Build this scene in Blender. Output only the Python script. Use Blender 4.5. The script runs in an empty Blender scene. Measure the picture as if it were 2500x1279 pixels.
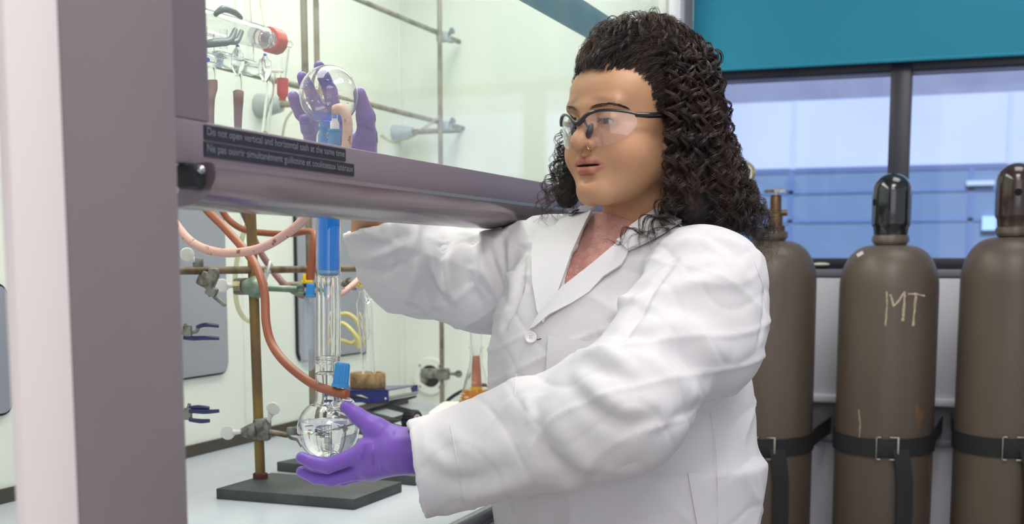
import bpy, bmesh, math, random
import numpy as np
from mathutils import Vector, Matrix
from mathutils.bvhtree import BVHTree
scene = bpy.context.scene
COL = scene.collection
rnd = random.Random(7)

# ------------------------------------------------------------------ camera
W_, H_ = 2500.0, 1279.0
YAW = math.atan(1150/3100.0)
PITCH = math.atan(0.12)
FPX = 3100*math.cos(PITCH)
CAMZ = 1.36
PPY = 637 + FPX*math.tan(PITCH)
F3 = Vector((-math.sin(YAW), math.cos(YAW), 0)); R3 = Vector((math.cos(YAW), math.sin(YAW), 0)); Z3 = Vector((0, 0, 1))
FC = F3*math.cos(PITCH) - Z3*math.sin(PITCH)
UC = F3*math.sin(PITCH) + Z3*math.cos(PITCH)
CP = Vector((0, 0, CAMZ))
cam_data = bpy.data.cameras.new('camera'); cam = bpy.data.objects.new('camera', cam_data); COL.objects.link(cam)
m = Matrix((R3, UC, -FC)).transposed().to_4x4(); m.translation = CP
cam.matrix_world = m
cam_data.sensor_width = 36; cam_data.lens = FPX/2500*36
cam_data.shift_y = (PPY - H_/2)/2500
cam_data.clip_start = 0.02; cam_data.clip_end = 100
cam_data.dof.use_dof = True; cam_data.dof.focus_distance = 1.80; cam_data.dof.aperture_fstop = 5.6
scene.camera = cam

def ray(px, py):
    return R3*(px-1250) + UC*(PPY-py) + FC*FPX
def P(px, py, d):
    r = ray(px, py); return CP + r*(d/r.dot(F3))
def onX(px, py, x):
    r = ray(px, py); return CP + r*(x/r.x)
def onY(px, py, y):
    r = ray(px, py); return CP + r*(y/r.y)
def onZ(px, py, z):
    r = ray(px, py); return CP + r*((z-CAMZ)/r.z)
def proj(p):
    v = Vector(p)-CP; w = v.dot(FC)
    return (1250+v.dot(R3)/w*FPX, PPY-v.dot(UC)/w*FPX)
S = lambda d: d/3100.0      # metres per photo pixel at depth d

# ------------------------------------------------------------------ light
def lin(c):
    out = []
    for v in c[:3]:
        v /= 255.0
        out.append(v/12.92 if v <= 0.04045 else ((v+0.055)/1.055)**2.4)
    return tuple(out)+(1.0,)
world = bpy.data.worlds.new('world'); scene.world = world; world.use_nodes = True
bg = world.node_tree.nodes['Background']; bg.inputs[0].default_value = (0.83, 0.87, 0.98, 1); bg.inputs[1].default_value = 0.50
def area(name, loc, size, power, color=(1, 1, 1), rot=(0, 0, 0)):
    l = bpy.data.lights.new(name, 'AREA'); l.shape = 'RECTANGLE'; l.size, l.size_y = size; l.energy = power; l.color = color
    o = bpy.data.objects.new(name, l); COL.objects.link(o); o.location = loc; o.rotation_euler = rot
    return o
area('hood_lamp_light', (-1.08, 2.15, 2.30), (0.35, 1.9), 14.5, (1.0, 1.0, 0.94))
area('ceiling_lamp_light', (0.15, 1.35, 2.66), (0.6, 1.2), 16, (1.0, 0.985, 0.97))
area('ceiling_lamp_light', (0.15, 3.0, 2.66), (0.6, 0.6), 4, (1.0, 0.985, 0.97))
area('ceiling_lamp_light', (0.35, -0.5, 2.66), (1.2, 1.2), 22, (1.0, 0.97, 0.95))
# unseen area light added behind the camera as soft frontal fill
area('rear_fill_light', (0.9, -1.9, 1.7), (2.4, 1.6), 11, (1.0, 0.97, 0.97), (math.radians(82), 0, math.radians(8)))
sun = bpy.data.lights.new('sun', 'SUN'); sun.energy = 4.2; sun.angle = 0.2; sun.color = (0.85, 0.9, 1)
so = bpy.data.objects.new('sun', sun); COL.objects.link(so); so.rotation_euler = (math.radians(48), 0, math.radians(12))
vs = scene.view_settings
vs.view_transform = 'Standard'; vs.look = 'None'; vs.exposure = 0.35; vs.gamma = 1.0; vs.use_curve_mapping = False
scene.cycles.max_bounces = 14; scene.cycles.transparent_max_bounces = 24; scene.cycles.transmission_bounces = 14
scene.cycles.sample_clamp_indirect = 4.0
scene.cycles.blur_glossy = 0.5

# ------------------------------------------------------------------ materials
def nt(name):
    mt = bpy.data.materials.new(name); mt.use_nodes = True
    return mt, mt.node_tree, mt.node_tree.nodes['Principled BSDF']
def mat(name, col, rough=0.5, metal=0.0, col2=None, scale=8, thr=(0.4, 0.7), bump=0.0, bscale=60, coat=0.0, sss=0.0, stretch=None, spec=0.5, sheen=0, detail=4, sheen_t=None):
    mt, t, b = nt(name)
    b.inputs['Base Color'].default_value = lin(col); b.inputs['Roughness'].default_value = rough
    b.inputs['Metallic'].default_value = metal; b.inputs['Specular IOR Level'].default_value = spec
    b.inputs['Coat Weight'].default_value = coat; b.inputs['Coat Roughness'].default_value = 0.1
    if sheen: b.inputs['Sheen Weight'].default_value = sheen
    if sss:
        b.inputs['Subsurface Weight'].default_value = sss; b.inputs['Subsurface Radius'].default_value = (0.012, 0.004, 0.002); b.inputs['Subsurface Scale'].default_value = 1.0
    tc = t.nodes.new('ShaderNodeTexCoord'); mp = t.nodes.new('ShaderNodeMapping'); t.links.new(tc.outputs['Object'], mp.inputs[0])
    if stretch: mp.inputs['Scale'].default_value = stretch
    if col2 is not None:
        n = t.nodes.new('ShaderNodeTexNoise'); n.inputs['Scale'].default_value = scale; n.inputs['Detail'].default_value = detail
        t.links.new(mp.outputs[0], n.inputs['Vector'])
        r = t.nodes.new('ShaderNodeValToRGB'); r.color_ramp.elements[0].position = thr[0]; r.color_ramp.elements[1].position = thr[1]
        r.color_ramp.elements[0].color = lin(col); r.color_ramp.elements[1].color = lin(col2)
        t.links.new(n.outputs['Fac'], r.inputs[0]); t.links.new(r.outputs[0], b.inputs['Base Color'])
    if bump:
        n2 = t.nodes.new('ShaderNodeTexNoise'); n2.inputs['Scale'].default_value = bscale; n2.inputs['Detail'].default_value = 3
        t.links.new(mp.outputs[0], n2.inputs['Vector'])
        bp = t.nodes.new('ShaderNodeBump'); bp.inputs['Strength'].default_value = min(1, bump); bp.inputs['Distance'].default_value = 0.002
        t.links.new(n2.outputs['Fac'], bp.inputs['Height']); t.links.new(bp.outputs[0], b.inputs['Normal'])
    return mt
def glass(name, tint=(255, 255, 255), rough=0.0, ior=1.45):
    mt, t, b = nt(name)
    b.inputs['Base Color'].default_value = lin(tint); b.inputs['Roughness'].default_value = rough
    b.inputs['Transmission Weight'].default_value = 1; b.inputs['IOR'].default_value = ior
    return mt
def thin_glass(name, tint=(255, 255, 255), refl=1.0, rough=0.02, haze=0.0, hazecol=(240, 250, 240), ior=1.45):
    """clear thin-walled glass: straight transmission with Fresnel reflection and an optional film of dust"""
    mt = bpy.data.materials.new(name); mt.use_nodes = True; t = mt.node_tree; t.nodes.clear()
    o = t.nodes.new('ShaderNodeOutputMaterial'); tr = t.nodes.new('ShaderNodeBsdfTransparent'); gl = t.nodes.new('ShaderNodeBsdfGlossy')
    tr.inputs[0].default_value = lin(tint); gl.inputs[0].default_value = (refl, refl, refl, 1); gl.inputs['Roughness'].default_value = rough
    fr = t.nodes.new('ShaderNodeFresnel'); ge = t.nodes.new('ShaderNodeNewGeometry'); mr = t.nodes.new('ShaderNodeMapRange')
    mr.inputs['To Min'].default_value = ior; mr.inputs['To Max'].default_value = 1/ior
    t.links.new(ge.outputs['Backfacing'], mr.inputs['Value']); t.links.new(mr.outputs[0], fr.inputs[0])
    mx = t.nodes.new('ShaderNodeMixShader'); t.links.new(fr.outputs[0], mx.inputs[0]); t.links.new(tr.outputs[0], mx.inputs[1]); t.links.new(gl.outputs[0], mx.inputs[2])
    last = mx
    if haze:
        d = t.nodes.new('ShaderNodeBsdfDiffuse'); d.inputs[0].default_value = lin(hazecol)
        m2 = t.nodes.new('ShaderNodeMixShader')
        tc = t.nodes.new('ShaderNodeTexCoord'); n = t.nodes.new('ShaderNodeTexNoise'); n.inputs['Scale'].default_value = 6; n.inputs['Detail'].default_value = 5
        t.links.new(tc.outputs['Object'], n.inputs['Vector'])
        mm = t.nodes.new('ShaderNodeMath'); mm.operation = 'MULTIPLY'; mm.inputs[1].default_value = haze*2
        t.links.new(n.outputs['Fac'], mm.inputs[0]); t.links.new(mm.outputs[0], m2.inputs[0])
        t.links.new(mx.outputs[0], m2.inputs[1]); t.links.new(d.outputs[0], m2.inputs[2]); last = m2
    t.links.new(last.outputs[0], o.inputs[0])
    return mt

# ------------------------------------------------------------------ mesh helpers
def fr_axes(d):
    d = Vector(d).normalized(); a = Vector((0, 0, 1)) if abs(d.z) < 0.9 else Vector((1, 0, 0))
    x = a.cross(d).normalized(); y = d.cross(x).normalized(); return x, y, d
class MB:
    def __init__(s): s.v = []; s.f = []
    def add(s, vs, fs):
        n = len(s.v); s.v += [tuple(v) for v in vs]; s.f += [tuple(i+n for i in f) for f in fs]; return s
    def box(s, c, size, ax=None, bev=0.0):
        c = Vector(c); hx, hy, hz = [q/2 for q in size]
        X, Y, Z = ax if ax else (Vector((1, 0, 0)), Vector((0, 1, 0)), Z3)
        if bev <= 0:
            vs = [c+X*(i*hx)+Y*(j*hy)+Z*(k*hz) for i in (-1, 1) for j in (-1, 1) for k in (-1, 1)]
            return s.add(vs, [(0, 1, 3, 2), (4, 6, 7, 5), (0, 4, 5, 1), (2, 3, 7, 6), (0, 2, 6, 4), (1, 5, 7, 3)])
        bm = bmesh.new(); bmesh.ops.create_cube(bm, size=1)
        for v in bm.verts: v.co = Vector((v.co.x*2*hx, v.co.y*2*hy, v.co.z*2*hz))
        bmesh.ops.bevel(bm, geom=bm.edges[:], offset=bev, segments=2, affect='EDGES', profile=0.5)
        bm.verts.index_update()
        vs = [c+X*v.co.x+Y*v.co.y+Z*v.co.z for v in bm.verts]; fs = [tuple(v.index for v in f.verts) for f in bm.faces]
        bm.free(); return s.add(vs, fs)
    def cyl(s, a, b, r0, r1=None, n=24, cap=True):
        a = Vector(a); b = Vector(b); r1 = r0 if r1 is None else r1
        return s.lathe(a, b-a, [(0, 0)]*cap+[(r0, 0), (r1, (b-a).length)]+[(0, (b-a).length)]*cap, n)
    def lathe(s, o, axis, prof, n=32, closed=False, rot=0.0, rfun=None):
        """prof: list of (radius, height along axis)"""
        x, y, d = fr_axes(axis); o = Vector(o); base = len(s.v); idx = []
        for k, (r, h) in enumerate(prof):
            if r <= 1e-7: s.v.append(tuple(o+d*h)); idx.append([len(s.v)-1]*n)
            else:
                row = []
                for i in range(n):
                    t = 2*math.pi*i/n+rot; rr = r*(rfun(t, k) if rfun else 1)
                    s.v.append(tuple(o+d*h+x*(rr*math.cos(t))+y*(rr*math.sin(t)))); row.append(len(s.v)-1)
                idx.append(row)
        pairs = list(zip(idx[:-1], idx[1:]))+([(idx[-1], idx[0])] if closed else [])
        for A, B in pairs:
            for i in range(n):
                q = [A[i], A[(i+1) % n], B[(i+1) % n], B[i]]; u = []
                for k in q:
                    if k not in u: u.append(k)
                if len(u) > 2: s.f.append(tuple(u))
        return s
    def tube(s, pts, r, n=14, smooth=True, steps=10, cap=True, wall=0.0):
        pts = [Vector(p) for p in pts]; rs = r if isinstance(r, (list, tuple)) else [r]*len(pts)
        if smooth and len(pts) > 2:
            q = []; rq = []
            for i in range(len(pts)-1):
                p0 = pts[max(i-1, 0)]; p1 = pts[i]; p2 = pts[i+1]; p3 = pts[min(i+2, len(pts)-1)]
                for k in range(steps):
                    t = k/steps; t2 = t*t; t3 = t2*t
                    q.append(0.5*((2*p1)+(p2-p0)*t+(2*p0-5*p1+4*p2-p3)*t2+(3*p1-p0-3*p2+p3)*t3)); rq.append(rs[i]*(1-t)+rs[i+1]*t)
            q.append(pts[-1]); rq.append(rs[-1]); pts, rs = q, rq
        d0 = (pts[1]-pts[0]).normalized(); x, y, _ = fr_axes(d0); rows = []
        for i, p in enumerate(pts):
            d = (pts[min(i+1, len(pts)-1)]-pts[max(i-1, 0)]).normalized()
            x = (x-d*x.dot(d)).normalized(); y = d.cross(x)
            row = []
            for k in range(n):
                t = 2*math.pi*k/n; s.v.append(tuple(p+x*(rs[i]*math.cos(t))+y*(rs[i]*math.sin(t)))); row.append(len(s.v)-1)
            rows.append(row)
        for A, B in zip(rows[:-1], rows[1:]):
            for k in range(n): s.f.append((A[k], A[(k+1) % n], B[(k+1) % n], B[k]))
        if cap: s.f.append(tuple(rows[0][::-1])); s.f.append(tuple(rows[-1]))
        return s
    def prism(s, poly, off):
        """poly: 3D points of a planar outline; off: extrusion vector"""
        poly = [Vector(p) for p in poly]; off = Vector(off); n = len(poly); b = len(s.v)
        s.v += [tuple(p) for p in poly]+[tuple(p+off) for p in poly]
        s.f += [tuple(b+i for i in range(n))[::-1], tuple(b+n+i for i in range(n))]+[(b+i, b+(i+1) % n, b+n+(i+1) % n, b+n+i) for i in range(n)]
        return s
    def sphere(s, c, r, n=20, scale=(1, 1, 1), ax=None):
        X, Y, Z = ax if ax else (Vector((1, 0, 0)), Vector((0, 1, 0)), Z3); c = Vector(c); t = MB()
        k = n//2; t.lathe((0, 0, 0), (0, 0, 1), [(r*math.sin(math.pi*i/k) if 0 < i < k else 0, -r*math.cos(math.pi*i/k)) for i in range(k+1)], n)
        return s.add([c+X*(v[0]*scale[0])+Y*(v[1]*scale[1])+Z*(v[2]*scale[2]) for v in t.v], t.f)
    def build(s, name, mt, parent=None, ang=40, bev=0.0, bseg=2, sub=0, origin=None):
        me = bpy.data.meshes.new(name); me.from_pydata(s.v, [], s.f); me.update()
        bm = bmesh.new(); bm.from_mesh(me); bmesh.ops.remove_doubles(bm, verts=bm.verts, dist=1e-7); bmesh.ops.recalc_face_normals(bm, faces=bm.faces); bm.to_mesh(me); bm.free()
        return link(name, me, mt, parent, ang, bev, bseg, sub)
def link(name, me, mt, parent=None, ang=40, bev=0.0, bseg=2, sub=0):
    me.materials.append(mt)
    me.polygons.foreach_set('use_smooth', [True]*len(me.polygons))
    if ang < 180: me.set_sharp_from_angle(angle=math.radians(ang))
    o = bpy.data.objects.new(name, me); COL.objects.link(o)
    if parent is not None:
        o.parent = parent
        o.matrix_parent_inverse = world_m(parent).inverted()
    if bev:
        b = o.modifiers.new('bevel', 'BEVEL'); b.width = bev; b.segments = bseg; b.limit_method = 'ANGLE'; b.harden_normals = False
    if sub:
        b = o.modifiers.new('sub', 'SUBSURF'); b.levels = sub; b.render_levels = sub
    return o
def world_m(o):
    m = Matrix.LocRotScale(o.location, o.rotation_euler, o.scale)
    if o.parent: return world_m(o.parent) @ o.matrix_parent_inverse @ m
    return m
def tag(o, label=None, cat=None, group=None, kind=None):
    if label: o['label'] = label
    if cat: o['category'] = cat
    if group: o['group'] = group
    if kind: o['kind'] = kind
    return o
def thing(name, loc, label, cat, group=None):
    o = bpy.data.objects.new(name, None); COL.objects.link(o); o.location = loc; o.empty_display_size = 0.05
    return tag(o, label, cat, group)
def struct(name, mb, mt, **k):
    o = mb.build(name, mt, **k); o['kind'] = 'structure'; return o

# signed-distance modelling: smooth unions of ellipsoids and tapered capsules turned into one continuous mesh
def surfnet(fn, lo, hi, h):
    lo = np.array(lo, float); hi = np.array(hi, float); n = np.ceil((hi-lo)/h).astype(int)+1
    ax = [lo[i]+h*np.arange(n[i]) for i in range(3)]
    V = np.empty(tuple(n), np.float32)
    st = max(1, int(3e5//(n[1]*n[2])))
    for i in range(0, n[0], st):
        X, Y, Z = np.meshgrid(ax[0][i:i+st], ax[1], ax[2], indexing='ij')
        V[i:i+st] = fn(X.astype(np.float32), Y.astype(np.float32), Z.astype(np.float32))
    ins = V < 0
    c = sum(ins[dx:n[0]-1+dx, dy:n[1]-1+dy, dz:n[2]-1+dz].astype(np.int8) for dx in (0, 1) for dy in (0, 1) for dz in (0, 1))
    cells = np.argwhere((c > 0) & (c < 8)); idm = -np.ones(c.shape, np.int64); idm[tuple(cells.T)] = np.arange(len(cells))
    acc = np.zeros((len(cells), 3)); cnt = np.zeros(len(cells))
    corners = [(dx, dy, dz) for dx in (0, 1) for dy in (0, 1) for dz in (0, 1)]
    for a in corners:
        for b in corners:
            if sum(b)-sum(a) == 1 and all(q >= p for p, q in zip(a, b)):
                va = V[tuple((cells+a).T)]; vb = V[tuple((cells+b).T)]; mk = (va < 0) != (vb < 0)
                t = np.where(mk, va/np.where(mk, va-vb, 1), 0)[:, None]
                acc += mk[:, None]*(np.array(a)+t*(np.array(b)-np.array(a))); cnt += mk
    verts = lo+h*(cells+acc/cnt[:, None]); faces = []
    for axn in range(3):
        sl0 = [slice(None)]*3; sl1 = [slice(None)]*3; sl0[axn] = slice(0, -1); sl1[axn] = slice(1, None)
        A = ins[tuple(sl0)]; B = ins[tuple(sl1)]; e = np.argwhere(A != B); o1, o2 = [(axn+1) % 3, (axn+2) % 3]
        ok = (e[:, o1] > 0) & (e[:, o2] > 0) & (e[:, o1] < n[o1]-1) & (e[:, o2] < n[o2]-1); e = e[ok]
        fl = A[tuple(e.T)]
        def g(d1, d2):
            q = e.copy(); q[:, o1] -= d1; q[:, o2] -= d2; return idm[tuple(q.T)]
        q = np.stack([g(1, 1), g(0, 1), g(0, 0), g(1, 0)], 1); q[~fl] = q[~fl][:, ::-1]; faces.append(q)
    return verts, np.concatenate(faces)
def sph(X, Y, Z, c, r): return np.sqrt((X-c[0])**2+(Y-c[1])**2+(Z-c[2])**2)-r
def ell(X, Y, Z, c, r, yaw=0.0):
    x = X-c[0]; y = Y-c[1]; z = Z-c[2]
    if yaw:
        cs, sn = math.cos(yaw), math.sin(yaw); x, y = x*cs+y*sn, -x*sn+y*cs
    k0 = np.sqrt((x/r[0])**2+(y/r[1])**2+(z/r[2])**2)+1e-6; k1 = np.sqrt((x/r[0]**2)**2+(y/r[1]**2)**2+(z/r[2]**2)**2)+1e-6
    return k0*(k0-1)/k1
def cap(X, Y, Z, a, b, ra, rb, fl=1.0, flax=None):
    a = np.array(a, float); b = np.array(b, float); d = b-a; L = float(d@d)
    px, py, pz = X-a[0], Y-a[1], Z-a[2]
    t = np.clip((px*d[0]+py*d[1]+pz*d[2])/L, 0, 1)
    qx, qy, qz = px-t*d[0], py-t*d[1], pz-t*d[2]
    if flax is not None:
        f = np.array(flax, float); f /= np.linalg.norm(f); k = (qx*f[0]+qy*f[1]+qz*f[2])*(1/fl-1)
        qx, qy, qz = qx+k*f[0], qy+k*f[1], qz+k*f[2]
    return np.sqrt(qx*qx+qy*qy+qz*qz)-(ra+t*(rb-ra))
def smin(a, b, k):
    h = np.clip(0.5+0.5*(b-a)/k, 0, 1); return b+(a-b)*h-k*h*(1-h)
def smax(a, b, k): return -smin(-a, -b, k)
def sdf_mesh(name, fn, lo, hi, h, M4=None, smooth=1):
    v, f = surfnet(fn, lo, hi, h)
    me = bpy.data.meshes.new(name)
    me.vertices.add(len(v)); me.loops.add(f.size); me.polygons.add(len(f))
    if smooth: v = relax(v, f, smooth)
    if M4 is not None:
        A = np.array(M4); v = v@A[:3, :3].T+A[:3, 3]
    me.vertices.foreach_set('co', v.ravel()); me.loops.foreach_set('vertex_index', f.ravel()); me.polygons.foreach_set('loop_start', np.arange(0, f.size, 4)); me.polygons.foreach_set('loop_total', np.full(len(f), 4))
    me.update(calc_edges=True); me.validate()
    return me
def relax(v, f, it=1):
    e = np.concatenate([f[:, [0, 1]], f[:, [1, 2]], f[:, [2, 3]], f[:, [3, 0]]]); n = len(v)
    for _ in range(it):
        acc = np.zeros_like(v); cnt = np.bincount(e.ravel(), minlength=n)
        for k in range(3):
            acc[:, k] = np.bincount(e[:, 0], v[e[:, 1], k], n)+np.bincount(e[:, 1], v[e[:, 0], k], n)
        v = 0.5*v+0.5*acc/np.maximum(cnt, 1)[:, None]
    return v
LM = Matrix((R3, F3, Z3)).transposed().to_4x4()       # person's frame: x right, y away from the viewer, z up
def PL(px, py, d):
    p = P(px, py, d); return (p.dot(R3), p.dot(F3), p.z)
def toW(q): return R3*q[0]+F3*q[1]+Z3*q[2]
# ================================================================== SETTING
HX = -0.72      # plane of the fume hood sash
BX = -1.55      # hood back wall
HY = 3.30       # hood far side wall
CZ = 0.95       # hood work surface
M_hood = mat('hood_white', (232, 236, 226), 0.35, col2=(224, 229, 219), scale=3)
M_counter = mat('counter', (206, 211, 218), 0.3, col2=(196, 202, 212), scale=5)
M_post = mat('post_paint', (127, 116, 119), 0.5, col2=(121, 110, 115), scale=2, bump=0.15, bscale=500)
M_postw = mat('post_white', (230, 219, 217), 0.5)
M_sash = mat('sash_frame', (120, 108, 117), 0.45, bump=0.1, bscale=500)
M_handle = mat('handle_satin', (128, 116, 122), 0.2, 0.55)
M_gap = mat('dark_gap', (70, 66, 60), 0.8)
M_panelgl = mat('baffle_window', (150, 154, 162), 0.15, col2=(142, 146, 156), scale=2)
M_rubber = mat('black_rubber', (24, 26, 30), 0.6)
M_sashglass = thin_glass('sash_glass', (252, 254, 252), 0.7, 0.02, 0.05)
M_wallw = mat('wall_white', (212, 210, 218), 0.6)
M_floor = mat('floor_vinyl', (150, 146, 140), 0.5, col2=(135, 130, 126), scale=20)
M_ceil = mat('ceiling_tile', (230, 228, 222), 0.8)
M_framed = mat('window_frame_dark', (44, 44, 56), 0.35)
M_blind = mat('teal_blind', (38, 134, 160), 0.85, bump=0.3, bscale=900)
M_pipe = mat('rail_grey', (120, 120, 132), 0.4)

struct('floor', MB().box((0.0, 0.0, -0.01), (6, 8.5, 0.02)), M_floor)
struct('ceiling', MB().box((0.0, 0.0, 2.72), (6, 8.5, 0.04)), M_ceil)
# hood shell
struct('wall_hood_back', MB().box((BX-0.01, 1.75, 1.768), (0.02, 3.6, 1.604)), M_hood)
struct('wall_hood_side', MB().box(((BX+HX)/2-0.02, HY+0.01, 1.65), (HX-BX-0.04, 0.02, 1.4)), M_hood)
struct('ceiling_hood', MB().box(((BX+HX)/2-0.03, 1.75, 2.36), (HX-BX-0.06, 3.1, 0.02)), M_hood)
struct('trim_1', MB().box((BX+0.0, 1.75, CZ+0.013), (0.012, 3.1, 0.024)), M_gap)      # exhaust slot under the baffle
# baffle panel seams on the back wall
# work surface and its front lip
ct = tag(MB().box(((BX+HX)/2+0.0, 1.75, CZ-0.02), (HX-BX+0.02, 3.1, 0.04), bev=0.004).build('worktop', M_counter), 'pale grey glossy worktop inside the fume hood', 'worktop')
cb = thing('base_cabinet', ((BX+HX)/2, 1.75, 0), 'grey base cabinet carrying the fume hood worktop', 'cabinet')
MB().box(((BX+HX)/2+0.01, 1.75, 0.455), (HX-BX-0.02, 3.08, 0.908)).build('body', M_postw, cb)
# airfoil sill along the front edge of the opening
sl = tag(MB().tube([(HX+0.0, 0.93, CZ+0.012), (HX+0.0, 3.1, CZ+0.012)], 0.013, n=16, smooth=False).build('sill_bar', mat('sill_grey', (120, 122, 128), 0.25, 0.6)), 'grey rounded bar along the front edge of the hood worktop', 'sill bar')
# far side wall: round port flange
pc = onY(1052, 918, HY)
rp = thing('wall_port', pc, 'round white flange with a dark hole on the hood side wall', 'port')
MB().lathe(pc, (0, -1, 0), [(0.032, 0), (0.032, 0.008), (0.052, 0.008), (0.054, 0.0)], 40, closed=True).build('flange', M_hood, rp)
MB().lathe(pc-Vector((0, 0.001, 0)), (0, -1, 0), [(0, 0), (0.0325, 0)], 40).build('hole', mat('hole_dark', (40, 42, 44), 0.7), rp)
for a in (45, 135, 225, 315):
    c = pc+Vector((math.cos(math.radians(a))*0.043*1.0, -0.009, math.sin(math.radians(a))*0.043))
    MB().lathe(c, (0, -1, 0), [(0.0028, 0), (0.0025, 0.002), (0, 0.002)], 10).build('screw', M_rubber, rp)
# grey baffle windows on the back wall
def baffle(px0, px1, y0, y1, label, nm='baffle_window'):
    """px/py corners measured on the back wall plane"""
    X = BX+0.004
    a = onX(px0, 700, X).y; b = onX(px1, 700, X).y
    z0 = onX(px1, y1, X).z; z1 = onX(px1, y0, X).z
    t = thing(nm, (X, (a+b)/2, z0), label, 'panel')
    r = 0.03
    def outline(g, x):
        pts = []
        for cy, cz, s in ((b-r, z1-r, 0), (a+r, z1-r, 90), (a+r, z0+r, 180), (b-r, z0+r, 270)):
            for k in range(7):
                an = math.radians(s+k*15); pts.append(Vector((x, cy+math.cos(an)*(r-g), cz+math.sin(an)*(r-g))))
        return pts
    MB().prism(outline(0, X-0.004), (0.006, 0, 0)).build('gasket', M_rubber, t)
    MB().prism(outline(0.0045, X+0.001), (0.004, 0, 0)).build('pane', M_panelgl, t)
baffle(60, 551, 455, 912, 'grey window panel behind the horizontal rod at the left, black rubber edge')
baffle(722, 886, 470, 862, 'grey window panel behind the glass column, black rubber edge')
baffle(-330, 20, 690, 1012, 'grey window panel seen past the white post at the far left edge')
# vertical seams of the back wall panels
for px in (594, 980):
    y = onX(px, 800, BX).y
    struct('trim_%d' % (2 if px == 594 else 3), MB().box((BX+0.002, y, 1.7), (0.004, 0.003, 1.4)), M_hood)
# hood front: near post (purple grey) and white strip beside it
yA = onX(441, 640, -0.66).y; yB = onX(166, 640, -0.66).y; yC = onX(34, 640, -0.66).y
struct('trim_4', MB().box((-0.672, (yA+yB)/2, 1.36), (0.026, yA-yB, 2.7), bev=0.004), M_post)
struct('trim_5', MB().box((-0.664, (yB+yC)/2-0.0005, 1.36), (0.011, yB-yC-0.001, 2.7), bev=0.002), M_postw)
# narrow guide strip on the post's inner edge
# far post
yD = onX(1683, 50, -0.70).y
struct('trim_6', MB().box((-0.715, yD-0.045, 1.36), (0.05, 0.09, 2.7), bev=0.006), M_post)
struct('trim_7', MB().box((-0.705, yD-0.115, 1.36), (0.03, 0.045, 2.7), bev=0.006), mat('post_pale', (196, 198, 206), 0.4))
struct('trim_8', MB().box((-0.73, 1.0, 2.54), (0.03, 4.3, 0.32)), M_post)
# ---------------- sliding sash
sash = thing('fume_hood_sash', (HX, yA, 1.41), 'raised glass sash of the fume hood with purple-grey frame and rounded pull rail', 'sash')
y0s = yA-0.03; y1s = yD-0.13
zg = onX(490, 300, HX).z; zb = zg-0.042
yst = onX(487, 150, HX).y
MB().box((HX, (yst+y1s)/2, (zg+2.4)/2), (0.005, y1s-yst, 2.4-zg)).build('glass_pane', M_sashglass, sash)
fb = MB().box((HX, (y0s+y1s)/2, (zg+zb)/2), (0.02, y1s-y0s, zg-zb), bev=0.002)
fb.build('bottom_rail', M_sash, sash)
MB().box((HX, (y0s+yst)/2, (zg+2.4)/2), (0.02, yst-y0s, 2.4-zg), bev=0.002).build('side_stile', M_sash, sash)
# pull rail: extruded profile (x outward, z)
pr = [(0.008, -0.003), (0.016, -0.003), (0.024, -0.002), (0.031, -0.003), (0.035, -0.008), (0.034, -0.018), (0.028, -0.029), (0.017, -0.038), (0.002, -0.043), (-0.020, -0.045), (-0.026, -0.041), (-0.018, -0.037), (-0.008, -0.030), (-0.006, -0.004)]
yh0 = onX(452, 440, HX).y
zt = onX(478, 388, HX+0.02).z
MB().prism([(HX+a, yh0, zt+b) for a, b in pr], (0, y1s-yh0, 0)).build('pull_rail', M_handle, sash, ang=25)
MB().box((HX+0.012, yh0-0.010, zt-0.016), (0.026, 0.019, 0.024), bev=0.006).build('rail_end_cap', M_rubber, sash)
kk = Vector((HX+0.026, yh0-0.012, zt-0.010))
MB().sphere(kk, 0.0045, 16).build('end_screw', mat('chrome', (200, 200, 205), 0.15, 1.0), sash)
M_teald = thin_glass('dusty_teal', (110, 150, 160), 0.4, 0.2, 0.22, (70, 105, 120))
za = onX(1290, 0, HX).z; zc = onX(1437, 0, HX).z
MB().box((HX-0.012, (yst+y1s)/2, (za+zc)/2), (0.006, y1s-yst-0.04, zc-za)).build('teal_band', mat('teal_band', (98, 128, 142), 0.5, col2=(118, 148, 158), scale=7), sash)  # blue-grey band running lengthwise just behind the sash pane
# warning strips with their lettering
M_strip = mat('strip_black', (30, 31, 42), 0.4); M_letter = mat('letter_grey', (118, 120, 132), 0.6)
def text_mesh(body, name, mt, parent, size_xz, origin, ux, uz, nrm, thick=0.0004):
    cu = bpy.data.curves.new(name, 'FONT'); cu.body = body; cu.size = 1.0; cu.extrude = 0.0
    tmp = bpy.data.objects.new(name, cu); COL.objects.link(tmp)
    dg = bpy.context.evaluated_depsgraph_get(); me = bpy.data.meshes.new_from_object(tmp.evaluated_get(dg))
    bpy.data.objects.remove(tmp); bpy.data.curves.remove(cu)
    co = np.empty(len(me.vertices)*3); me.vertices.foreach_get('co', co); co = co.reshape(-1, 3)
    lo, hi = co.min(0), co.max(0); k = size_xz[0]/(hi[0]-lo[0]); kz = size_xz[1]/(hi[1]-lo[1]) if size_xz[1] else k
    o = np.array(origin); n = np.array(nrm)
    nv = o+np.outer((co[:, 0]-lo[0])*k, np.array(ux))+np.outer((co[:, 1]-lo[1])*kz, np.array(uz))+n*thick
    me.vertices.foreach_set('co', nv.ravel()); me.update()
    me.materials.clear()
    return link(name, me, mt, parent)
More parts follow.
